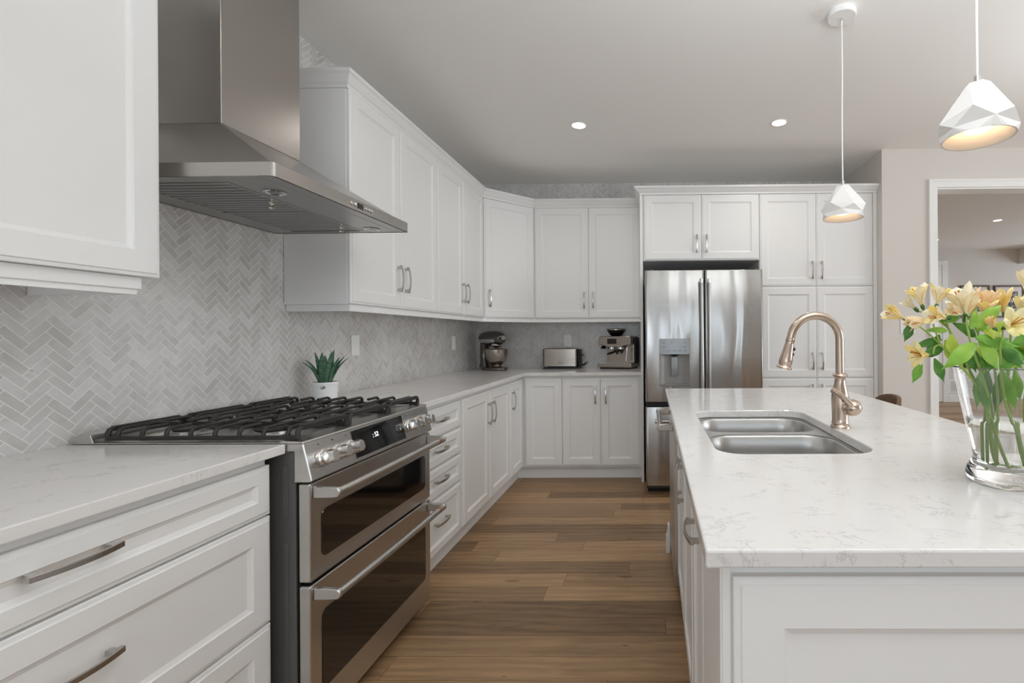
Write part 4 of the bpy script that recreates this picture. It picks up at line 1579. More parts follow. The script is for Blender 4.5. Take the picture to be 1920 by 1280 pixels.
def plate(name, label, cat, c, u, n, w, h, kind):
    """c = centre on the wall face"""
    c, u, n = V(c), V(u), V(n)
    t = thing(name, label, cat, tuple(c))
    v = V((0, 0, 1))
    bm = B()
    obox(bm, c + n * 0.003, u, v, n, w / 2, h / 2, 0.0028)
    o = obj('plate', bm, PLAST, t, bev=0.0015)
    if kind == 'outlet':
        for s_ in (-1, 1):
            bm = B()
            obox(bm, c + n * 0.0065 + v * s_ * 0.0195, u, v, n, 0.0165, 0.0145, 0.001)
            f = obj('socket', bm, PLAST, t, bev=0.003)
            bm = B()
            for q in (-0.006, 0.006):
                obox(bm, c + n * 0.0077 + v * (s_ * 0.0195 + 0.003) + u * q, u, v, n, 0.0011, 0.0042, 0.0004)
            lathe(bm, [(0.0024, 0), (0.0024, 0.0008), (0, 0.0008)], 10, c + n * 0.0074 + v * (s_ * 0.0195 - 0.008), n)
            obj('slots', bm, SLOT, f)
    else:
        k = 2 if kind == 'double' else 1
        for i in range(k):
            off = (i - (k - 1) / 2) * 0.046
            bm = B()
            obox(bm, c + n * 0.0068 + u * off, u, v, n, 0.0165, 0.033, 0.0012)
            obj('rocker', bm, PLAST, t, bev=0.001)
    return t


plate('wall_switch', 'white switch plate on the tiles right of the potted aloe', 'switch', (XW + 0.002, 2.728, 1.179), UY, LX, 0.072, 0.118, 'single')
plate('wall_switch', 'white switch plate on the left tiled wall near the stand mixer corner', 'switch', (XW + 0.002, 4.09, 1.172), UY, LX, 0.072, 0.118, 'single')
plate('wall_outlet', 'white double socket on the back tiles above the toaster', 'outlet', (-0.829, YB - 0.002, 1.176), UX, LB, 0.074, 0.118, 'outlet')
plate('wall_switch', 'white double switch plate on the wall behind the yellow flowers', 'switch', (2.071, YD - 0.0005, 1.287), UX, LB, 0.118, 0.118, 'double')

t = thing('wall_vent', 'white floor-level vent grille on the far room wall', 'vent', (5.43, YFAR, 0.27))
bm = B()
plate_hole(bm, [(5.295, 0.155), (5.575, 0.155), (5.575, 0.395), (5.295, 0.395)], [(5.325, 0.185), (5.545, 0.185), (5.545, 0.365), (5.325, 0.365)], lambda a, b_, d: (a, d, b_), YFAR - 0.012, YFAR - 0.0005)
obj('frame', bm, TRIM, t, bev=0.002)
bm = B()
for k in range(14):
    x_ = 5.330 + k * 0.0158
    box(bm, (x_, YFAR - 0.010, 0.186), (x_ + 0.008, YFAR - 0.002, 0.364))
obj('louvre', bm, TRIM, t)


def picture(label, x0, x1, z0, z1):
    t = thing('framed_picture', label, 'picture', ((x0 + x1) / 2, YFAR, (z0 + z1) / 2), 0, 'framed pictures in the far room')
    bm = B()
    w = 0.03
    plate_hole(bm, [(x0, z0), (x1, z0), (x1, z1), (x0, z1)], [(x0 + w, z0 + w), (x1 - w, z0 + w), (x1 - w, z1 - w), (x0 + w, z1 - w)], lambda a, b_, d: (a, d, b_), YFAR - 0.03, YFAR - 0.001)
    obj('frame', bm, FRAMEW, t, bev=0.002)
    bm = B()
    box(bm, (x0 + w, YFAR - 0.014, z0 + w), (x1 - w, YFAR - 0.004, z1 - w))
    obj('mount', bm, MATBOARD, t)
    bm = B()
    q = 0.11
    box(bm, (x0 + q, YFAR - 0.016, z0 + q), (x1 - q, YFAR - 0.0142, z1 - q))
    obj('print', bm, PHOTO, t)


picture('dark-framed grey picture in the far room, left of the pair behind the flowers', 5.50, 6.025, 1.50, 2.077)
picture('dark-framed grey picture in the far room, right of the pair behind the flowers', 6.10, 6.635, 1.50, 2.073)

# ------------------------------------------------------------------ counter stool beyond the island
t = thing('counter_stool', 'brown leather counter stool tucked behind the far side of the island', 'stool', (1.30, 2.66, 0))
bm = B()
lathe(bm, [(0.02, 0.60), (0.17, 0.605), (0.19, 0.625), (0.19, 0.645), (0.175, 0.662), (0, 0.668)], 28, (1.27, 2.66, 0))
obj('seat', bm, LEATHER, t, smooth=True)
bm = B()
N, M_ = 18, 7
grid = []
for i in range(N + 1):
    a = math.radians(-52 + 104 * i / N)
    col = []
    edge = 1 - abs(2 * i / N - 1) ** 2.6
    top = 0.755 + 0.132 * max(0.0, edge) ** 0.55
    for j in range(M_ + 1):
        z = 0.715 + (top - 0.715) * j / M_
        r = 0.205 + 0.02 * (z - 0.7)
        col.append(bm.verts.new((1.145 + r * math.cos(a), 2.66 + r * math.sin(a), z)))
    grid.append(col)
for i in range(N):
    for j in range(M_):
        bm.faces.new((grid[i][j], grid[i + 1][j], grid[i + 1][j + 1], grid[i][j + 1]))
o = obj('backrest', bm, LEATHER, t, smooth='all')
md = o.modifiers.new('thick', 'SOLIDIFY')
md.thickness = 0.022
md.offset = 0
md = o.modifiers.new('soft', 'BEVEL')
md.width = 0.006
md.segments = 2
bm = B()
for y_ in (2.60, 2.72):
    tube(bm, [(1.33, y_, 0.63), (1.345, y_, 0.74)], 0.008, 8)
obj('back_support', bm, STOOLWOOD, t, smooth=True)
for sx_, sy_ in ((-1, -1), (1, -1), (1, 1), (-1, 1)):
    bm = B()
    tube(bm, [(1.27 + sx_ * 0.11, 2.66 + sy_ * 0.11, 0.61), (1.27 + sx_ * 0.165, 2.66 + sy_ * 0.165, 0.0)], [0.016, 0.011], 10)
    obj('leg', bm, STOOLWOOD, t, smooth=True)
bm = B()
q = [(1.27 + a * 0.15, 2.66 + b_ * 0.15, 0.19) for a, b_ in ((-1, -1), (1, -1), (1, 1), (-1, 1))]
for k in range(4):
    tube(bm, [q[k], q[(k + 1) % 4]], 0.008, 8)
obj('footrest', bm, STOOLWOOD, t, smooth=True)

# ------------------------------------------------------------------ aloe in a white pot
PX, PY = -1.600, 2.292
t = thing('potted_aloe', 'spiky green aloe in a white ceramic pot beside the range', 'plant', (PX, PY, CT))
bm = B()
lathe(bm, [(0.0, 0.0), (0.046, 0.0), (0.049, 0.003), (0.0525, 0.060), (0.054, 0.082), (0.0555, 0.084), (0.0555, 0.093), (0.054, 0.095), (0.0505, 0.095), (0.0495, 0.082), (0.047, 0.080), (0, 0.080)], 36, (PX, PY, CT + 0.0005))
pot = obj('pot', bm, CERAM, t, smooth=True)
bm = B()   # small black bird-like swirl printed on the pot
pa = math.atan2(-PY, -PX) - 0.16


def on_pot(u_, z_):
    a = pa + u_ / 0.0535
    return (PX + 0.0543 * math.cos(a), PY + 0.0543 * math.sin(a), CT + z_)


tube(bm, smooth_path([on_pot(-0.010, 0.074), on_pot(-0.006, 0.066), on_pot(0.0, 0.065), on_pot(0.005, 0.069), on_pot(0.005, 0.075), on_pot(0.0, 0.077), on_pot(-0.001, 0.072), on_pot(0.004, 0.070), on_pot(0.009, 0.072)], 4), 0.0012, 6)
obj('printed_mark', bm, BLACK, pot)
bm = B()
lathe(bm, [(0.0485, 0.0805), (0.0485, 0.086), (0, 0.088)], 24, (PX, PY, CT))
obj('soil', bm, SOIL, t, smooth=True)


def succulent(az, lean, L, w, curl):
    bm = B()
    d = V((math.cos(az), math.sin(az), 0))
    s = V((-d.y, d.x, 0))
    N = 12
    rings = []
    for i in range(N + 1):
        q = i / N
        ang = lean + curl * q * q
        # integrate direction
        if i == 0:
            pos = V((PX, PY, CT + 0.078)) + d * 0.016
        else:
            pos = pos + (d * math.sin(ang) + V((0, 0, 1)) * math.cos(ang)) * (L / N)
        nrm = (d * math.cos(ang) - V((0, 0, 1)) * math.sin(ang))
        ww = w * (0.75 + 0.5 * q - 0.2 * q * q) * (1 - q ** 2.2) ** 0.9 + 0.0004
        th = ww * 0.34
        rings.append([bm.verts.new(pos + s * (ww * math.cos(k * PI / 4)) - nrm * (th * math.sin(k * PI / 4) + (0.35 * ww * math.cos(k * PI / 4) ** 2) * -1)) for k in range(8)])
    for r0, r1 in zip(rings[:-1], rings[1:]):
        for k in range(8):
            j = (k + 1) % 8
            bm.faces.new((r0[k], r0[j], r1[j], r1[k]))
    bm.faces.new(rings[0])
    bm.faces.new(rings[-1])
    obj('leaf', bm, ALOE, t, smooth='all')


va = math.atan2(-PY, -PX)          # towards the room centre and camera
rg = va + PI / 2                   # towards the right of the picture
for az, lean, L, w, curl in ((rg + PI, 0.20, 0.150, 0.019, 0.75), (rg + PI + 0.35, 0.30, 0.150, 0.016, 0.85), (va - 0.35, 0.10, 0.165, 0.024, 0.05), (va + 0.55, 0.13, 0.172, 0.023, 0.20),
                             (va + 1.0, 0.18, 0.155, 0.018, 0.55), (rg, 0.32, 0.165, 0.015, 0.70), (rg + 0.5, 0.28, 0.165, 0.016, 0.65), (va + PI, 0.12, 0.150, 0.020, 0.1), (va + PI + 0.6, 0.22, 0.175, 0.016, 0.35),
                             (va - 0.9, 0.12, 0.120, 0.017, 0.1), (va + PI - 0.7, 0.15, 0.18, 0.017, 0.25)):
    succulent(az, lean, L, w, curl)

# ------------------------------------------------------------------ stand mixer
t = thing('stand_mixer', 'dark pewter stand mixer with steel bowl in the worktop corner', 'mixer', (-1.485, 4.385, CT), -0.62)
ML = dict(local=True)
bm = B()
pl = [(0.165 * math.cos(a) + 0.01, (0.105 if math.cos(a) > 0 else 0.085) * math.sin(a)) for a in [2 * PI * k / 32 for k in range(32)]]
prism(bm, pl, lambda a, b_, d: (a, b_, d), 0.001, 0.026)
obj('base', bm, MIXG, t, bev=0.008, seg=3, smooth=True, **ML)
bm = B()
sect = [(-0.115, 0.020, 0.060, 0.055), (-0.118, 0.07, 0.040, 0.046), (-0.125, 0.14, 0.034, 0.042), (-0.120, 0.20, 0.038, 0.045), (-0.105, 0.245, 0.055, 0.052)]
rings = []
for xc, z, ra, rb in sect:
    rings.append([bm.verts.new((xc + ra * math.cos(k * PI / 8), rb * math.sin(k * PI / 8), z)) for k in range(16)])
for r0, r1 in zip(rings[:-1], rings[1:]):
    for k in range(16):
        bm.faces.new((r0[k], r0[(k + 1) % 16], r1[(k + 1) % 16], r1[k]))
bm.faces.new(rings[0])
bm.faces.new(rings[-1])
obj('column', bm, MIXG, t, smooth=True, **ML)
bm = B()
lathe(bm, [(0.0, -0.178), (0.034, -0.172), (0.056, -0.145), (0.066, -0.10), (0.069, -0.02), (0.067, 0.06), (0.060, 0.105), (0.046, 0.135), (0.030, 0.146), (0.0, 0.148)], 28, (0, 0, 0.292), (1, 0, 0))
hd = obj('motor_head', bm, MIXG, t, smooth=True, **ML)
bm = B()
lathe(bm, [(0.0675, -0.12), (0.0705, -0.10), (0.0715, -0.02), (0.069, 0.06), (0.0625, 0.105)], 28, (0, 0, 0.285), (1, 0, 0), capa=False, capb=False)
bmesh.ops.delete(bm, geom=[v_ for v_ in bm.verts if v_.co.z > 0.285 or v_.co.z < 0.245], context='VERTS')
obj('trim_band', bm, CHROME, hd, smooth=True, **ML)
bm = B()
lathe(bm, [(0.024, 0.140), (0.024, 0.158), (0.020, 0.163), (0, 0.163)], 20, (0, 0, 0.296), (1, 0, 0))
hub = obj('hub_cover', bm, CHROME, t, smooth=True, **ML)
bm = B()
lathe(bm, [(0.005, 0.0), (0.005, 0.018), (0.010, 0.022), (0.010, 0.034), (0.006, 0.038), (0, 0.038)], 14, (0.150, -0.022, 0.292), (0.6, -0.8, 0))
obj('hub_knob', bm, BLACK, hub, smooth=True, **ML)
bm = B()
lathe(bm, [(0.046, 0.245), (0.046, 0.222), (0.038, 0.212), (0.018, 0.208), (0.012, 0.190), (0, 0.190)], 24, (0.055, 0, 0))
obj('planetary', bm, CHROME, t, smooth=True, **ML)
bm = B()
lathe(bm, [(0.048, 0.028), (0.050, 0.034), (0.040, 0.040), (0.046, 0.048), (0.076, 0.075), (0.096, 0.115), (0.104, 0.160), (0.106, 0.190), (0.109, 0.193), (0.106, 0.1945), (0.103, 0.190), (0.100, 0.160), (0.092, 0.117), (0.072, 0.079), (0, 0.06)], 36, (0.055, 0, 0))
bw = obj('bowl', bm, WARMST, t, smooth=True, **ML)
bm = B()
tube(bm, smooth_path([(0.02, 0.098, 0.170), (0.0, 0.125, 0.165), (-0.002, 0.130, 0.12), (0.015, 0.108, 0.085), (0.03, 0.080, 0.083)], 4), 0.005, 8)
obj('bowl_handle', bm, CHROME, bw, smooth=True, **ML)
bm = B()
tube(bm, smooth_path([(-0.155, 0.01, 0.10), (-0.19, 0.03, 0.16), (-0.175, 0.05, 0.06), (-0.19, 0.03, 0.012), (-0.165, 0.0, 0.008)], 5), 0.0042, 8)
obj('power_cord', bm, BLACK, t, smooth=True, **ML)

# ------------------------------------------------------------------ toaster
t = thing('toaster', 'long brushed steel toaster with a row of small round buttons on the back worktop', 'toaster', (-0.866, 4.52, CT))
bm = B()
prof = rrect(-1.036, 4.440, -0.704, 4.600, 0.028, 6)
prism(bm, prof, lambda a, b_, d: (a, b_, d), CT + 0.016, CT + 0.193)
obj('body', bm, WARMST, t, bev=0.010, seg=3, smooth=True)
bm = B()
box(bm, (-0.7035, 4.447, CT + 0.012), (-0.680, 4.593, CT + 0.184))
obj('end_cap', bm, BLACK, t, bev=0.012, seg=3, smooth=True)
bm = B()
box(bm, (-1.030, 4.446, CT + 0.0005), (-0.690, 4.594, CT + 0.0155))
prism(bm, [(-1.00, 0.0155), (-0.985, 0.026), (-0.745, 0.026), (-0.73, 0.0155)], lambda a, b_, d: (a, d, CT + b_), 4.4385, 4.4500)
obj('base', bm, BLACK, t, bev=0.002)
for y_ in (4.492, 4.548):
    bm = B()
    box(bm, (-1.00, y_ - 0.014, CT + 0.1925), (-0.74, y_ + 0.014, CT + 0.1938))
    obj('bread_slot', bm, BLACK, t)
for k in range(4):
    bm = B()
    lathe(bm, [(0.0052, 0), (0.0052, 0.003), (0.003, 0.005), (0, 0.005)], 14, (-0.889 + k * 0.0155, 4.4399, CT + 0.083), (0, -1, 0))
    obj('button', bm, CHROME, t, smooth=True)
bm = B()
box(bm, (-0.889, 4.4385, CT + 0.0595), (-0.842, 4.4396, CT + 0.0625))
box(bm, (-0.893, 4.4385, CT + 0.046), (-0.845, 4.4396, CT + 0.0485))
obj('browning_scale', bm, BLACK, t)
bm = B()
box(bm, (-0.6798, 4.510, CT + 0.05), (-0.6775, 4.530, CT + 0.165))
box(bm, (-0.6774, 4.500, CT + 0.125), (-0.650, 4.540, CT + 0.135))
obj('lever', bm, BLACK, t, bev=0.002)
bm = B()
tube(bm, smooth_path([(-0.68, 4.55, CT + 0.03), (-0.655, 4.55, CT + 0.035), (-0.640, 4.56, CT + 0.052)], 5), 0.008, 8)
tube(bm, [(-0.640, 4.56, CT + 0.052), (-0.622, 4.57, CT + 0.062)], 0.003, 6)
obj('plug', bm, BLACK, t, smooth=True)

# ------------------------------------------------------------------ espresso machine
t = thing('espresso_machine', 'warm steel espresso machine with a black bean hopper beside the fridge panel', 'espresso machine', (-0.518, 4.444, CT), -0.285)
E_ = dict(local=True)
ew, ed, eh = 0.340, 0.235, 0.305
bm = B()
box(bm, (0.0, 0.0, 0.012), (ew, ed, 0.052))
obj('drip_base', bm, WARMST, t, bev=0.008, seg=3, smooth=True, **E_)
bm = B()
box(bm, (0.025, 0.008, 0.0005), (ew - 0.02, ed - 0.01, 0.0118))
obj('feet', bm, BLACK, t, **E_)
bm = B()
box(bm, (0.02, 0.012, 0.0525), (ew - 0.02, 0.105, 0.056))
for k in range(12):
    box(bm, (0.03 + k * 0.0235, 0.018, 0.0562), (0.045 + k * 0.0235, 0.1, 0.0575))
obj('drip_grid', bm, CHROME, t, **E_)
bm = B()
box(bm, (0.06, 0.115, 0.0525), (ew - 0.012, ed, 0.235))
obj('back_body', bm, WARMST, t, bev=0.004, **E_)
bm = B()
box(bm, (ew - 0.0118, 0.118, 0.055), (ew, ed + 0.0, 0.290))
obj('side_panel', bm, BLACK, t, bev=0.003, **E_)
bm = B()
prism(bm, [(0.004, 0.236), (0.012, 0.222), (0.075, 0.215), (0.105, 0.202), (0.235, 0.202), (0.262, 0.218), (ew - 0.012, 0.226), (ew - 0.0125, 0.298), (ew - 0.022, eh), (0.03, eh), (0.012, 0.298)],
      lambda a, b_, d: (a, d, b_), 0.012, ed)
hd = obj('head', bm, WARMST, t, bev=0.006, seg=3, smooth=True, **E_)
bm = B()
prism(bm, rrect(0.098, 0.232, 0.190, 0.282, 0.003, 3), lambda a, b_, d: (a, d, b_), 0.0095, 0.0118)
obj('touch_screen', bm, SCREEN, hd, **E_)
bm = B()
tube(bm, [(0.046 + 0.010 * math.cos(a), 0.0115, 0.262 + 0.010 * math.sin(a)) for a in [k * 2 * PI / 20 for k in range(21)]], 0.0012, 6)
obj('power_button', bm, CHROME, hd, **E_)
for x_ in (0.125, 0.215):
    bm = B()
    lathe(bm, [(0.030, 0.2015), (0.030, 0.184), (0.026, 0.180), (0, 0.180)], 22, (x_, 0.055, 0))
    obj('group_head', bm, CHROME, t, smooth=True, **E_)
bm = B()
lathe(bm, [(0.031, 0.1795), (0.031, 0.168), (0.024, 0.160), (0.012, 0.150), (0.012, 0.135), (0, 0.135)], 20, (0.215 - 0.035, 0.055, 0))
tube(bm, [(0.178, 0.03, 0.165), (0.150, -0.03, 0.150), (0.135, -0.075, 0.142)], [0.010, 0.012, 0.009], 10)
obj('portafilter', bm, BLACK, t, smooth=True, **E_)
bm = B()
lathe(bm, [(0.012, 0.221), (0.016, 0.210), (0.030, 0.196), (0.024, 0.188), (0.010, 0.186), (0, 0.186)], 18, (0.044, 0.05, 0))
obj('tamper', bm, BLACK, t, smooth=True, **E_)
bm = B()
tube(bm, smooth_path([(0.285, 0.055, 0.222), (0.285, 0.045, 0.19), (0.278, 0.035, 0.12), (0.276, 0.032, 0.075)], 4), 0.0055, 10)
lathe(bm, [(0.010, 0), (0.010, 0.03)], 12, (0.282, 0.042, 0.165), (0.02, 0.05, 1))
obj('steam_wand', bm, CHROME, t, smooth=True, **E_)
bm = B()
lathe(bm, [(0.045, eh + 0.0005), (0.050, eh + 0.008), (0.058, eh + 0.012), (0.088, eh + 0.055), (0.090, eh + 0.066), (0.086, eh + 0.070), (0, eh + 0.074)], 32, (0.145, 0.125, 0))
hp = obj('bean_hopper', bm, BLACK, t, smooth=True, **E_)
bm = B()
lathe(bm, [(0.0895, eh + 0.056), (0.0915, eh + 0.058), (0.0915, eh + 0.066), (0.0895, eh + 0.068)], 32, (0.145, 0.125, 0), capa=False, capb=False)
obj('hopper_rim', bm, WARMST, hp, smooth=True, **E_)

# ------------------------------------------------------------------ glass vase with water
VX, VY = 0.737, 1.0
t = thing('vase', 'clear flared glass vase on the island worktop', 'vase', (VX, VY, CT))
outer = [(0.058, 0.0), (0.0665, 0.006), (0.0695, 0.016), (0.066, 0.028), (0.058, 0.042), (0.0555, 0.052), (0.0575, 0.066), (0.0660, 0.105), (0.0750, 0.150), (0.0855, 0.200), (0.0945, 0.240), (0.0955, 0.2425)]
inner = [(0.0935, 0.2428), (0.0920, 0.240), (0.0828, 0.200), (0.0722, 0.150), (0.0630, 0.105), (0.0545, 0.066), (0.0525, 0.054), (0.050, 0.040), (0.040, 0.026), (0.0, 0.022)]
bm = B()
lathe(bm, [(0.0, 0.0)] + outer + inner, 64, (VX, VY, CT + 0.0004))
obj('glass', bm, GLASS, t, smooth='all')
bm = B()
win = [(0.0, 0.0226), (0.0395, 0.0266), (0.0495, 0.0403), (0.052, 0.054), (0.054, 0.066), (0.0625, 0.105), (0.0678, 0.129), (0.0, 0.129)]
lathe(bm, win, 64, (VX, VY, CT + 0.0004))
w_ = thing('vase_water', 'clear water filling the lower half of the glass vase', 'water', (VX, VY, CT + 0.023))
obj('water', bm, WATER, w_, smooth='all')

# ------------------------------------------------------------------ alstroemeria stems in the vase
frnd = random.Random(21)


def petal(bm, base, ax, side, L, Wd, flare0, flare1, mi, cup=0.35):
    a = V(ax).normalized()
    s = V(side).normalized()
    N, K = 7, 4
    pos = V(base) + s * 0.0025
    grid = []
    for i in range(N + 1):
        q = i / N
        ang = flare0 + (flare1 - flare0) * q ** 1.6
        d = a * math.cos(ang) + s * math.sin(ang)
        if i:
            pos = pos + d * (L / N)
        nrm = (s * math.cos(ang) - a * math.sin(ang))
        t_ = a.cross(s).normalized()
        w = Wd * (0.16 + 0.84 * math.sin(min(1.0, q * 1.25) * PI / 2) ** 1.5) * (1 - q ** 5) ** 0.5 + 0.0006
        row = []
        for j in range(K + 1):
            e = (j / K) * 2 - 1
            rip = 0.0012 * math.sin(7 * q + 4 * e)
            row.append(bm.verts.new(pos + t_ * (w * e) - nrm * (cup * w * (1 - abs(e) ** 2) - rip) ))
        grid.append(row)
    for i in range(N):
        for j in range(K):
            bm.faces.new((grid[i][j], grid[i][j + 1], grid[i + 1][j + 1], grid[i + 1][j])).material_index = mi


def blossom(par, tip, base, L, openness, pal):
    tip, base = V(tip), V(base)
    ax = (tip - base).normalized()
    u, w = frame_of(ax)[1:]
    ph = frnd.random() * 2
    bm = B()
    for k in range(6):
        a = ph + k * PI / 3
        sd = u * math.cos(a) + w * math.sin(a)
        outer_ = k % 2 == 0
        petal(bm, base, ax, sd, L * (1.0 if outer_ else 1.05) * (0.92 + 0.16 * frnd.random()), L * (0.26 if outer_ else 0.20), 0.16,
              openness * (0.85 + 0.3 * frnd.random()), 0 if outer_ else 1)
    for k in range(5):
        a = frnd.random() * 6.28
        sd = u * math.cos(a) + w * math.sin(a)
        tube(bm, smooth_path([base + ax * 0.004, base + ax * L * 0.45 + sd * 0.003, base + ax * L * 0.8 + sd * 0.007], 3), 0.0007, 5, 2)
        lathe(bm, [(0, -0.002), (0.0013, 0), (0, 0.002)], 6, base + ax * L * 0.82 + sd * 0.0072, ax, 2)
    lathe(bm, [(0.0022, -0.010), (0.0042, -0.004), (0.0034, 0.003)], 10, base, ax, 3)
    return obj('blossom', bm, [PETAL[pal[0]], PETAL[pal[1]], STAMEN, LEAF[2]], par, smooth='all')


def leaf(par, base, tip, w, bow, mi, roll=None):
    base, tip = V(base), V(tip)
    d = tip - base
    L = d.length
    dn_ = d.normalized()
    side = dn_.cross(V((0, -1, 0.25))).normalized() if roll is None else V(roll).normalized()
    nrm = side.cross(dn_).normalized()
    bm = B()
    N = 9
    g = []
    for i in range(N + 1):
        q = i / N
        c = base + d * q + nrm * (bow * L * math.sin(PI * q)) + V((0, 0, -0.10 * L * q * q))
        ww = 0.92 * w * (math.sin(PI * min(1, q ** 0.85 * 0.93 + 0.04)) ** 1.05) * (1 - q ** 7) + 0.0004
        g.append([bm.verts.new(c + side * ww * e - nrm * (0.22 * ww * abs(e) - 0.002 * math.sin(9 * q) * e)) for e in (-1, -0.5, 0, 0.5, 1)])
    for i in range(N):
        for j in range(4):
            bm.faces.new((g[i][j], g[i][j + 1], g[i + 1][j + 1], g[i + 1][j]))
    return obj('leaf', bm, LEAF[mi], par, smooth='all')


def flower_stem(label, foot, node, blossoms, leaves, neck=None):
    zb = CT + 0.028
    f = V((VX + foot[0], VY + foot[1], zb))
    nd = V(node)
    if neck is None:
        hx_, hy_ = nd.x - VX, nd.y - VY
        nk = V((VX + max(-0.062, min(0.062, hx_ * 0.55)), VY + max(-0.05, min(0.05, hy_ * 0.6)), CT + 0.19))
    else:
        nk = V(neck)
    t = thing('flower_stem', label, 'flower', tuple(f), 0, 'cut flowers in the glass vase')
    bm = B()
    tube(bm, smooth_path([f, f.lerp(nk, 0.5) + V((0, 0, 0.004)), nk, nd], 6), [0.0030] * 8 + [0.0026] * 11, 8)
    for b_ in blossoms:
        bs = V(b_[1])
        ax = (V(b_[0]) - bs).normalized()
        tube(bm, smooth_path([nd, nd.lerp(bs, 0.5) + V((0, 0, 0.006)), bs - ax * 0.008], 4), 0.0017, 6)
    obj('stem', bm, STEMG, t, smooth=True)
    for b_ in blossoms:
        blossom(t, *b_)
    for l_ in leaves:
        leaf(t, *l_)


flower_stem('leftmost alstroemeria with pale trumpets reaching towards the pantry', (-0.025, 0.015), (0.583, 0.962, 1.205),
            [((0.482, 0.980, 1.276), (0.520, 0.980, 1.258), 0.045, 0.75, (0, 1)), ((0.513, 0.952, 1.246), (0.552, 0.951, 1.256), 0.046, 0.45, (2, 0)),
             ((0.518, 0.945, 1.186), (0.553, 0.950, 1.184), 0.044, 1.15, (3, 1))],
            [((0.520, 0.95, 1.247), (0.503, 0.95, 1.214), 0.010, 0.05, 2), ((0.563, 0.95, 1.178), (0.580, 0.945, 1.132), 0.011, 0.06, 2),
             ((0.550, 0.97, 1.166), (0.526, 0.965, 1.130), 0.010, 0.05, 1), ((0.590, 0.965, 1.196), (0.548, 0.97, 1.187), 0.011, 0.08, 2), ((0.590, 0.97, 1.215), (0.541, 0.99, 1.203), 0.009, 0.06, 2),
             ((0.585, 0.97, 1.225), (0.577, 1.0, 1.180), 0.012, 0.05, 2)])
flower_stem('alstroemeria with spotted cream and deep yellow blooms, second from the left', (-0.010, -0.028), (0.600, 0.965, 1.238),
            [((0.556, 1.000, 1.322), (0.568, 1.000, 1.286), 0.048, 0.9, (0, 1)), ((0.582, 0.955, 1.322), (0.574, 0.960, 1.284), 0.042, 0.85, (0, 1)),
             ((0.553, 0.925, 1.262), (0.575, 0.930, 1.258), 0.042, 0.8, (0, 1)), ((0.535, 1.010, 1.302), (0.556, 1.005, 1.280), 0.030, 0.6, (0, 0))],
            [((0.622, 0.96, 1.262), (0.577, 0.955, 1.258), 0.013, 0.10, 1), ((0.595, 0.96, 1.232), (0.555, 0.965, 1.238), 0.007, 0.08, 0), ((0.605, 0.96, 1.226), (0.600, 0.955, 1.180), 0.013, 0.08, 3),
             ((0.606, 0.985, 1.214), (0.632, 0.995, 1.165), 0.013, 0.05, 3), ((0.598, 0.96, 1.252), (0.560, 0.95, 1.266), 0.006, 0.05, 2)])
flower_stem('alstroemeria with a tall pale cream trumpet above the vase rim', (-0.040, -0.010), (0.632, 0.945, 1.205),
            [((0.608, 0.945, 1.318), (0.624, 0.950, 1.262), 0.062, 0.72, (0, 0)), ((0.652, 0.980, 1.305), (0.640, 0.975, 1.258), 0.050, 0.75, (2, 0)), ((0.594, 0.94, 1.272), (0.617, 0.945, 1.265), 0.034, 0.4, (0, 2))],
            [((0.644, 0.945, 1.238), (0.692, 0.945, 1.290), 0.0155, 0.08, 0), ((0.622, 0.915, 1.220), (0.708, 0.915, 1.209), 0.0125, -0.06, 1), ((0.628, 0.92, 1.207), (0.555, 0.915, 1.166), 0.0165, 0.10, 0),
             ((0.636, 0.925, 1.213), (0.668, 0.915, 1.158), 0.0160, 0.08, 0), ((0.630, 0.94, 1.235), (0.640, 0.94, 1.280), 0.008, 0.05, 0), ((0.640, 0.955, 1.20), (0.652, 0.960, 1.150), 0.014, 0.05, 2)])
flower_stem('alstroemeria with a cluster of peach blooms rising behind the broad leaves', (0.012, 0.030), (0.715, 1.045, 1.225),
            [((0.700, 1.060, 1.322), (0.716, 1.060, 1.268), 0.056, 0.75, (2, 2)), ((0.745, 1.050, 1.330), (0.738, 1.055, 1.272), 0.056, 0.7, (2, 2)), ((0.668, 1.050, 1.305), (0.690, 1.050, 1.268), 0.046, 0.7, (2, 0)),
             ((0.722, 1.03, 1.290), (0.724, 1.035, 1.262), 0.040, 0.9, (2, 1))],
            [((0.715, 1.02, 1.230), (0.680, 1.02, 1.276), 0.013, 0.08, 0), ((0.700, 1.03, 1.22), (0.650, 1.03, 1.256), 0.013, 0.08, 2), ((0.72, 1.03, 1.215), (0.765, 1.03, 1.262), 0.014, 0.05, 3),
             ((0.700, 1.03, 1.205), (0.672, 1.03, 1.150), 0.016, 0.05, 2), ((0.730, 1.03, 1.205), (0.752, 1.02, 1.150), 0.017, 0.05, 2)])
flower_stem('alstroemeria with peach and yellow blooms at the right edge', (0.036, 0.012), (0.775, 1.030, 1.225),
            [((0.772, 1.060, 1.330), (0.782, 1.060, 1.272), 0.056, 0.75, (2, 1)), ((0.800, 1.020, 1.300), (0.792, 1.025, 1.260), 0.048, 0.85, (0, 1)), ((0.825, 1.050, 1.366), (0.822, 1.050, 1.322), 0.046, 0.7, (0, 0))],
            [((0.760, 0.98, 1.250), (0.782, 0.975, 1.306), 0.014, 0.06, 0), ((0.765, 1.0, 1.240), (0.740, 0.99, 1.290), 0.010, 0.06, 1), ((0.770, 1.0, 1.215), (0.752, 0.99, 1.150), 0.017, 0.05, 1),
             ((0.785, 1.01, 1.22), (0.830, 1.0, 1.200), 0.016, 0.05, 0)])
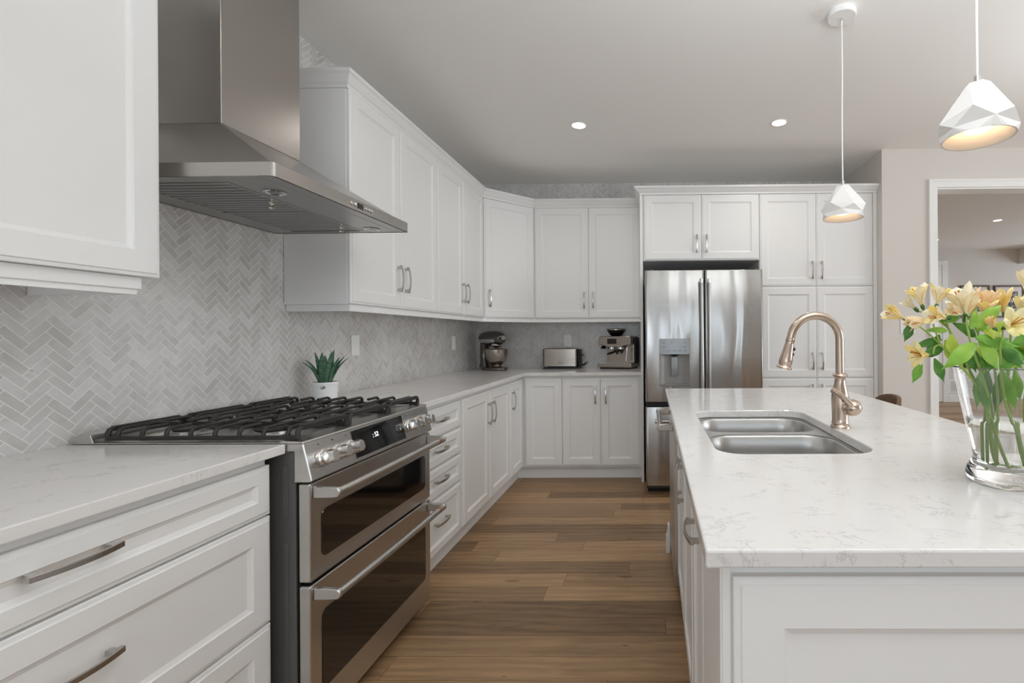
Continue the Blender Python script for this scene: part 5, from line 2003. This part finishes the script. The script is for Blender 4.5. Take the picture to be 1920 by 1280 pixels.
flower_stem('alstroemeria with one large pale yellow bloom facing the camera', (0.020, -0.035), (0.672, 0.922, 1.196),
            [((0.668, 0.868, 1.248), (0.670, 0.904, 1.238), 0.050, 1.2, (3, 3)), ((0.655, 0.93, 1.262), (0.668, 0.93, 1.236), 0.026, 0.3, (1, 2))],
            [((0.684, 0.935, 1.206), (0.697, 0.930, 1.148), 0.0185, 0.06, 1), ((0.668, 0.93, 1.20), (0.652, 0.925, 1.154), 0.013, 0.05, 2), ((0.680, 0.93, 1.195), (0.725, 0.925, 1.170), 0.014, 0.05, 2),
             ((0.678, 0.925, 1.215), (0.640, 0.92, 1.238), 0.010, 0.06, 3), ((0.703, 0.94, 1.20), (0.728, 0.935, 1.158), 0.015, 0.04, 1)])
def bush(n, seed, cx_, cy_, z0, z1, rx, ry):
    r = random.Random(seed)
    out = []
    for k in range(n):
        a = r.random() * 2 * PI
        z = z0 + (z1 - z0) * r.random()
        b0 = (cx_ + 0.012 * math.cos(a), cy_ + 0.012 * math.sin(a), z)
        q = 0.6 + 0.5 * r.random()
        tp = (cx_ + rx * q * math.cos(a), cy_ + ry * q * math.sin(a), z + 0.045 * (r.random() - 0.55))
        out.append((b0, tp, 0.009 + 0.005 * r.random(), 0.05 + 0.06 * r.random(), r.choice((0, 1, 1, 2, 3))))
    return out


flower_stem('alstroemeria with blooms running off the right of the photo', (0.030, -0.012), (0.790, 0.965, 1.205),
            [((0.790, 0.940, 1.290), (0.786, 0.960, 1.248), 0.050, 0.9, (1, 2)), ((0.850, 0.980, 1.290), (0.825, 0.980, 1.255), 0.050, 0.8, (0, 1)), ((0.856, 0.96, 1.23), (0.826, 0.965, 1.222), 0.046, 0.9, (3, 1))],
            [*bush(14, 4, 0.785, 0.97, 1.185, 1.245, 0.055, 0.05), ((0.770, 0.95, 1.205), (0.755, 0.94, 1.150), 0.016, 0.05, 0), ((0.795, 0.95, 1.21), (0.84, 0.93, 1.185), 0.016, 0.07, 0), ((0.775, 0.96, 1.22), (0.752, 0.95, 1.262), 0.010, 0.06, 0), ((0.80, 0.96, 1.215), (0.835, 0.96, 1.262), 0.013, 0.06, 1)])
flower_stem('short leafy alstroemeria stem standing low inside the glass vase', (-0.005, 0.010), (0.700, 0.985, 1.205), [],
            [*bush(22, 9, 0.700, 1.0, 1.165, 1.225, 0.07, 0.055), ((0.665, 0.972, 1.142), (0.684, 0.965, 1.062), 0.0120, 0.03, 1), ((0.690, 0.980, 1.150), (0.682, 0.975, 1.085), 0.013, 0.02, 2), ((0.72, 0.98, 1.150), (0.742, 0.970, 1.070), 0.014, 0.03, 1),
             ((0.735, 1.00, 1.150), (0.720, 1.005, 1.060), 0.013, 0.03, 2), ((0.700, 1.01, 1.150), (0.693, 1.02, 1.070), 0.014, 0.03, 1), ((0.76, 1.0, 1.15), (0.772, 1.0, 1.085), 0.012, 0.03, 1),
             ((0.700, 0.985, 1.155), (0.650, 1.0, 1.175), 0.014, 0.1, 2), ((0.705, 0.985, 1.16), (0.712, 0.95, 1.20), 0.014, 0.1, 2), ((0.700, 0.99, 1.16), (0.67, 1.02, 1.20), 0.015, 0.1, 1),
             ((0.700, 0.99, 1.16), (0.74, 1.02, 1.20), 0.015, 0.1, 1), ((0.69, 0.985, 1.155), (0.635, 0.985, 1.185), 0.013, 0.1, 1), ((0.70, 0.98, 1.16), (0.735, 0.945, 1.185), 0.014, 0.1, 1)])
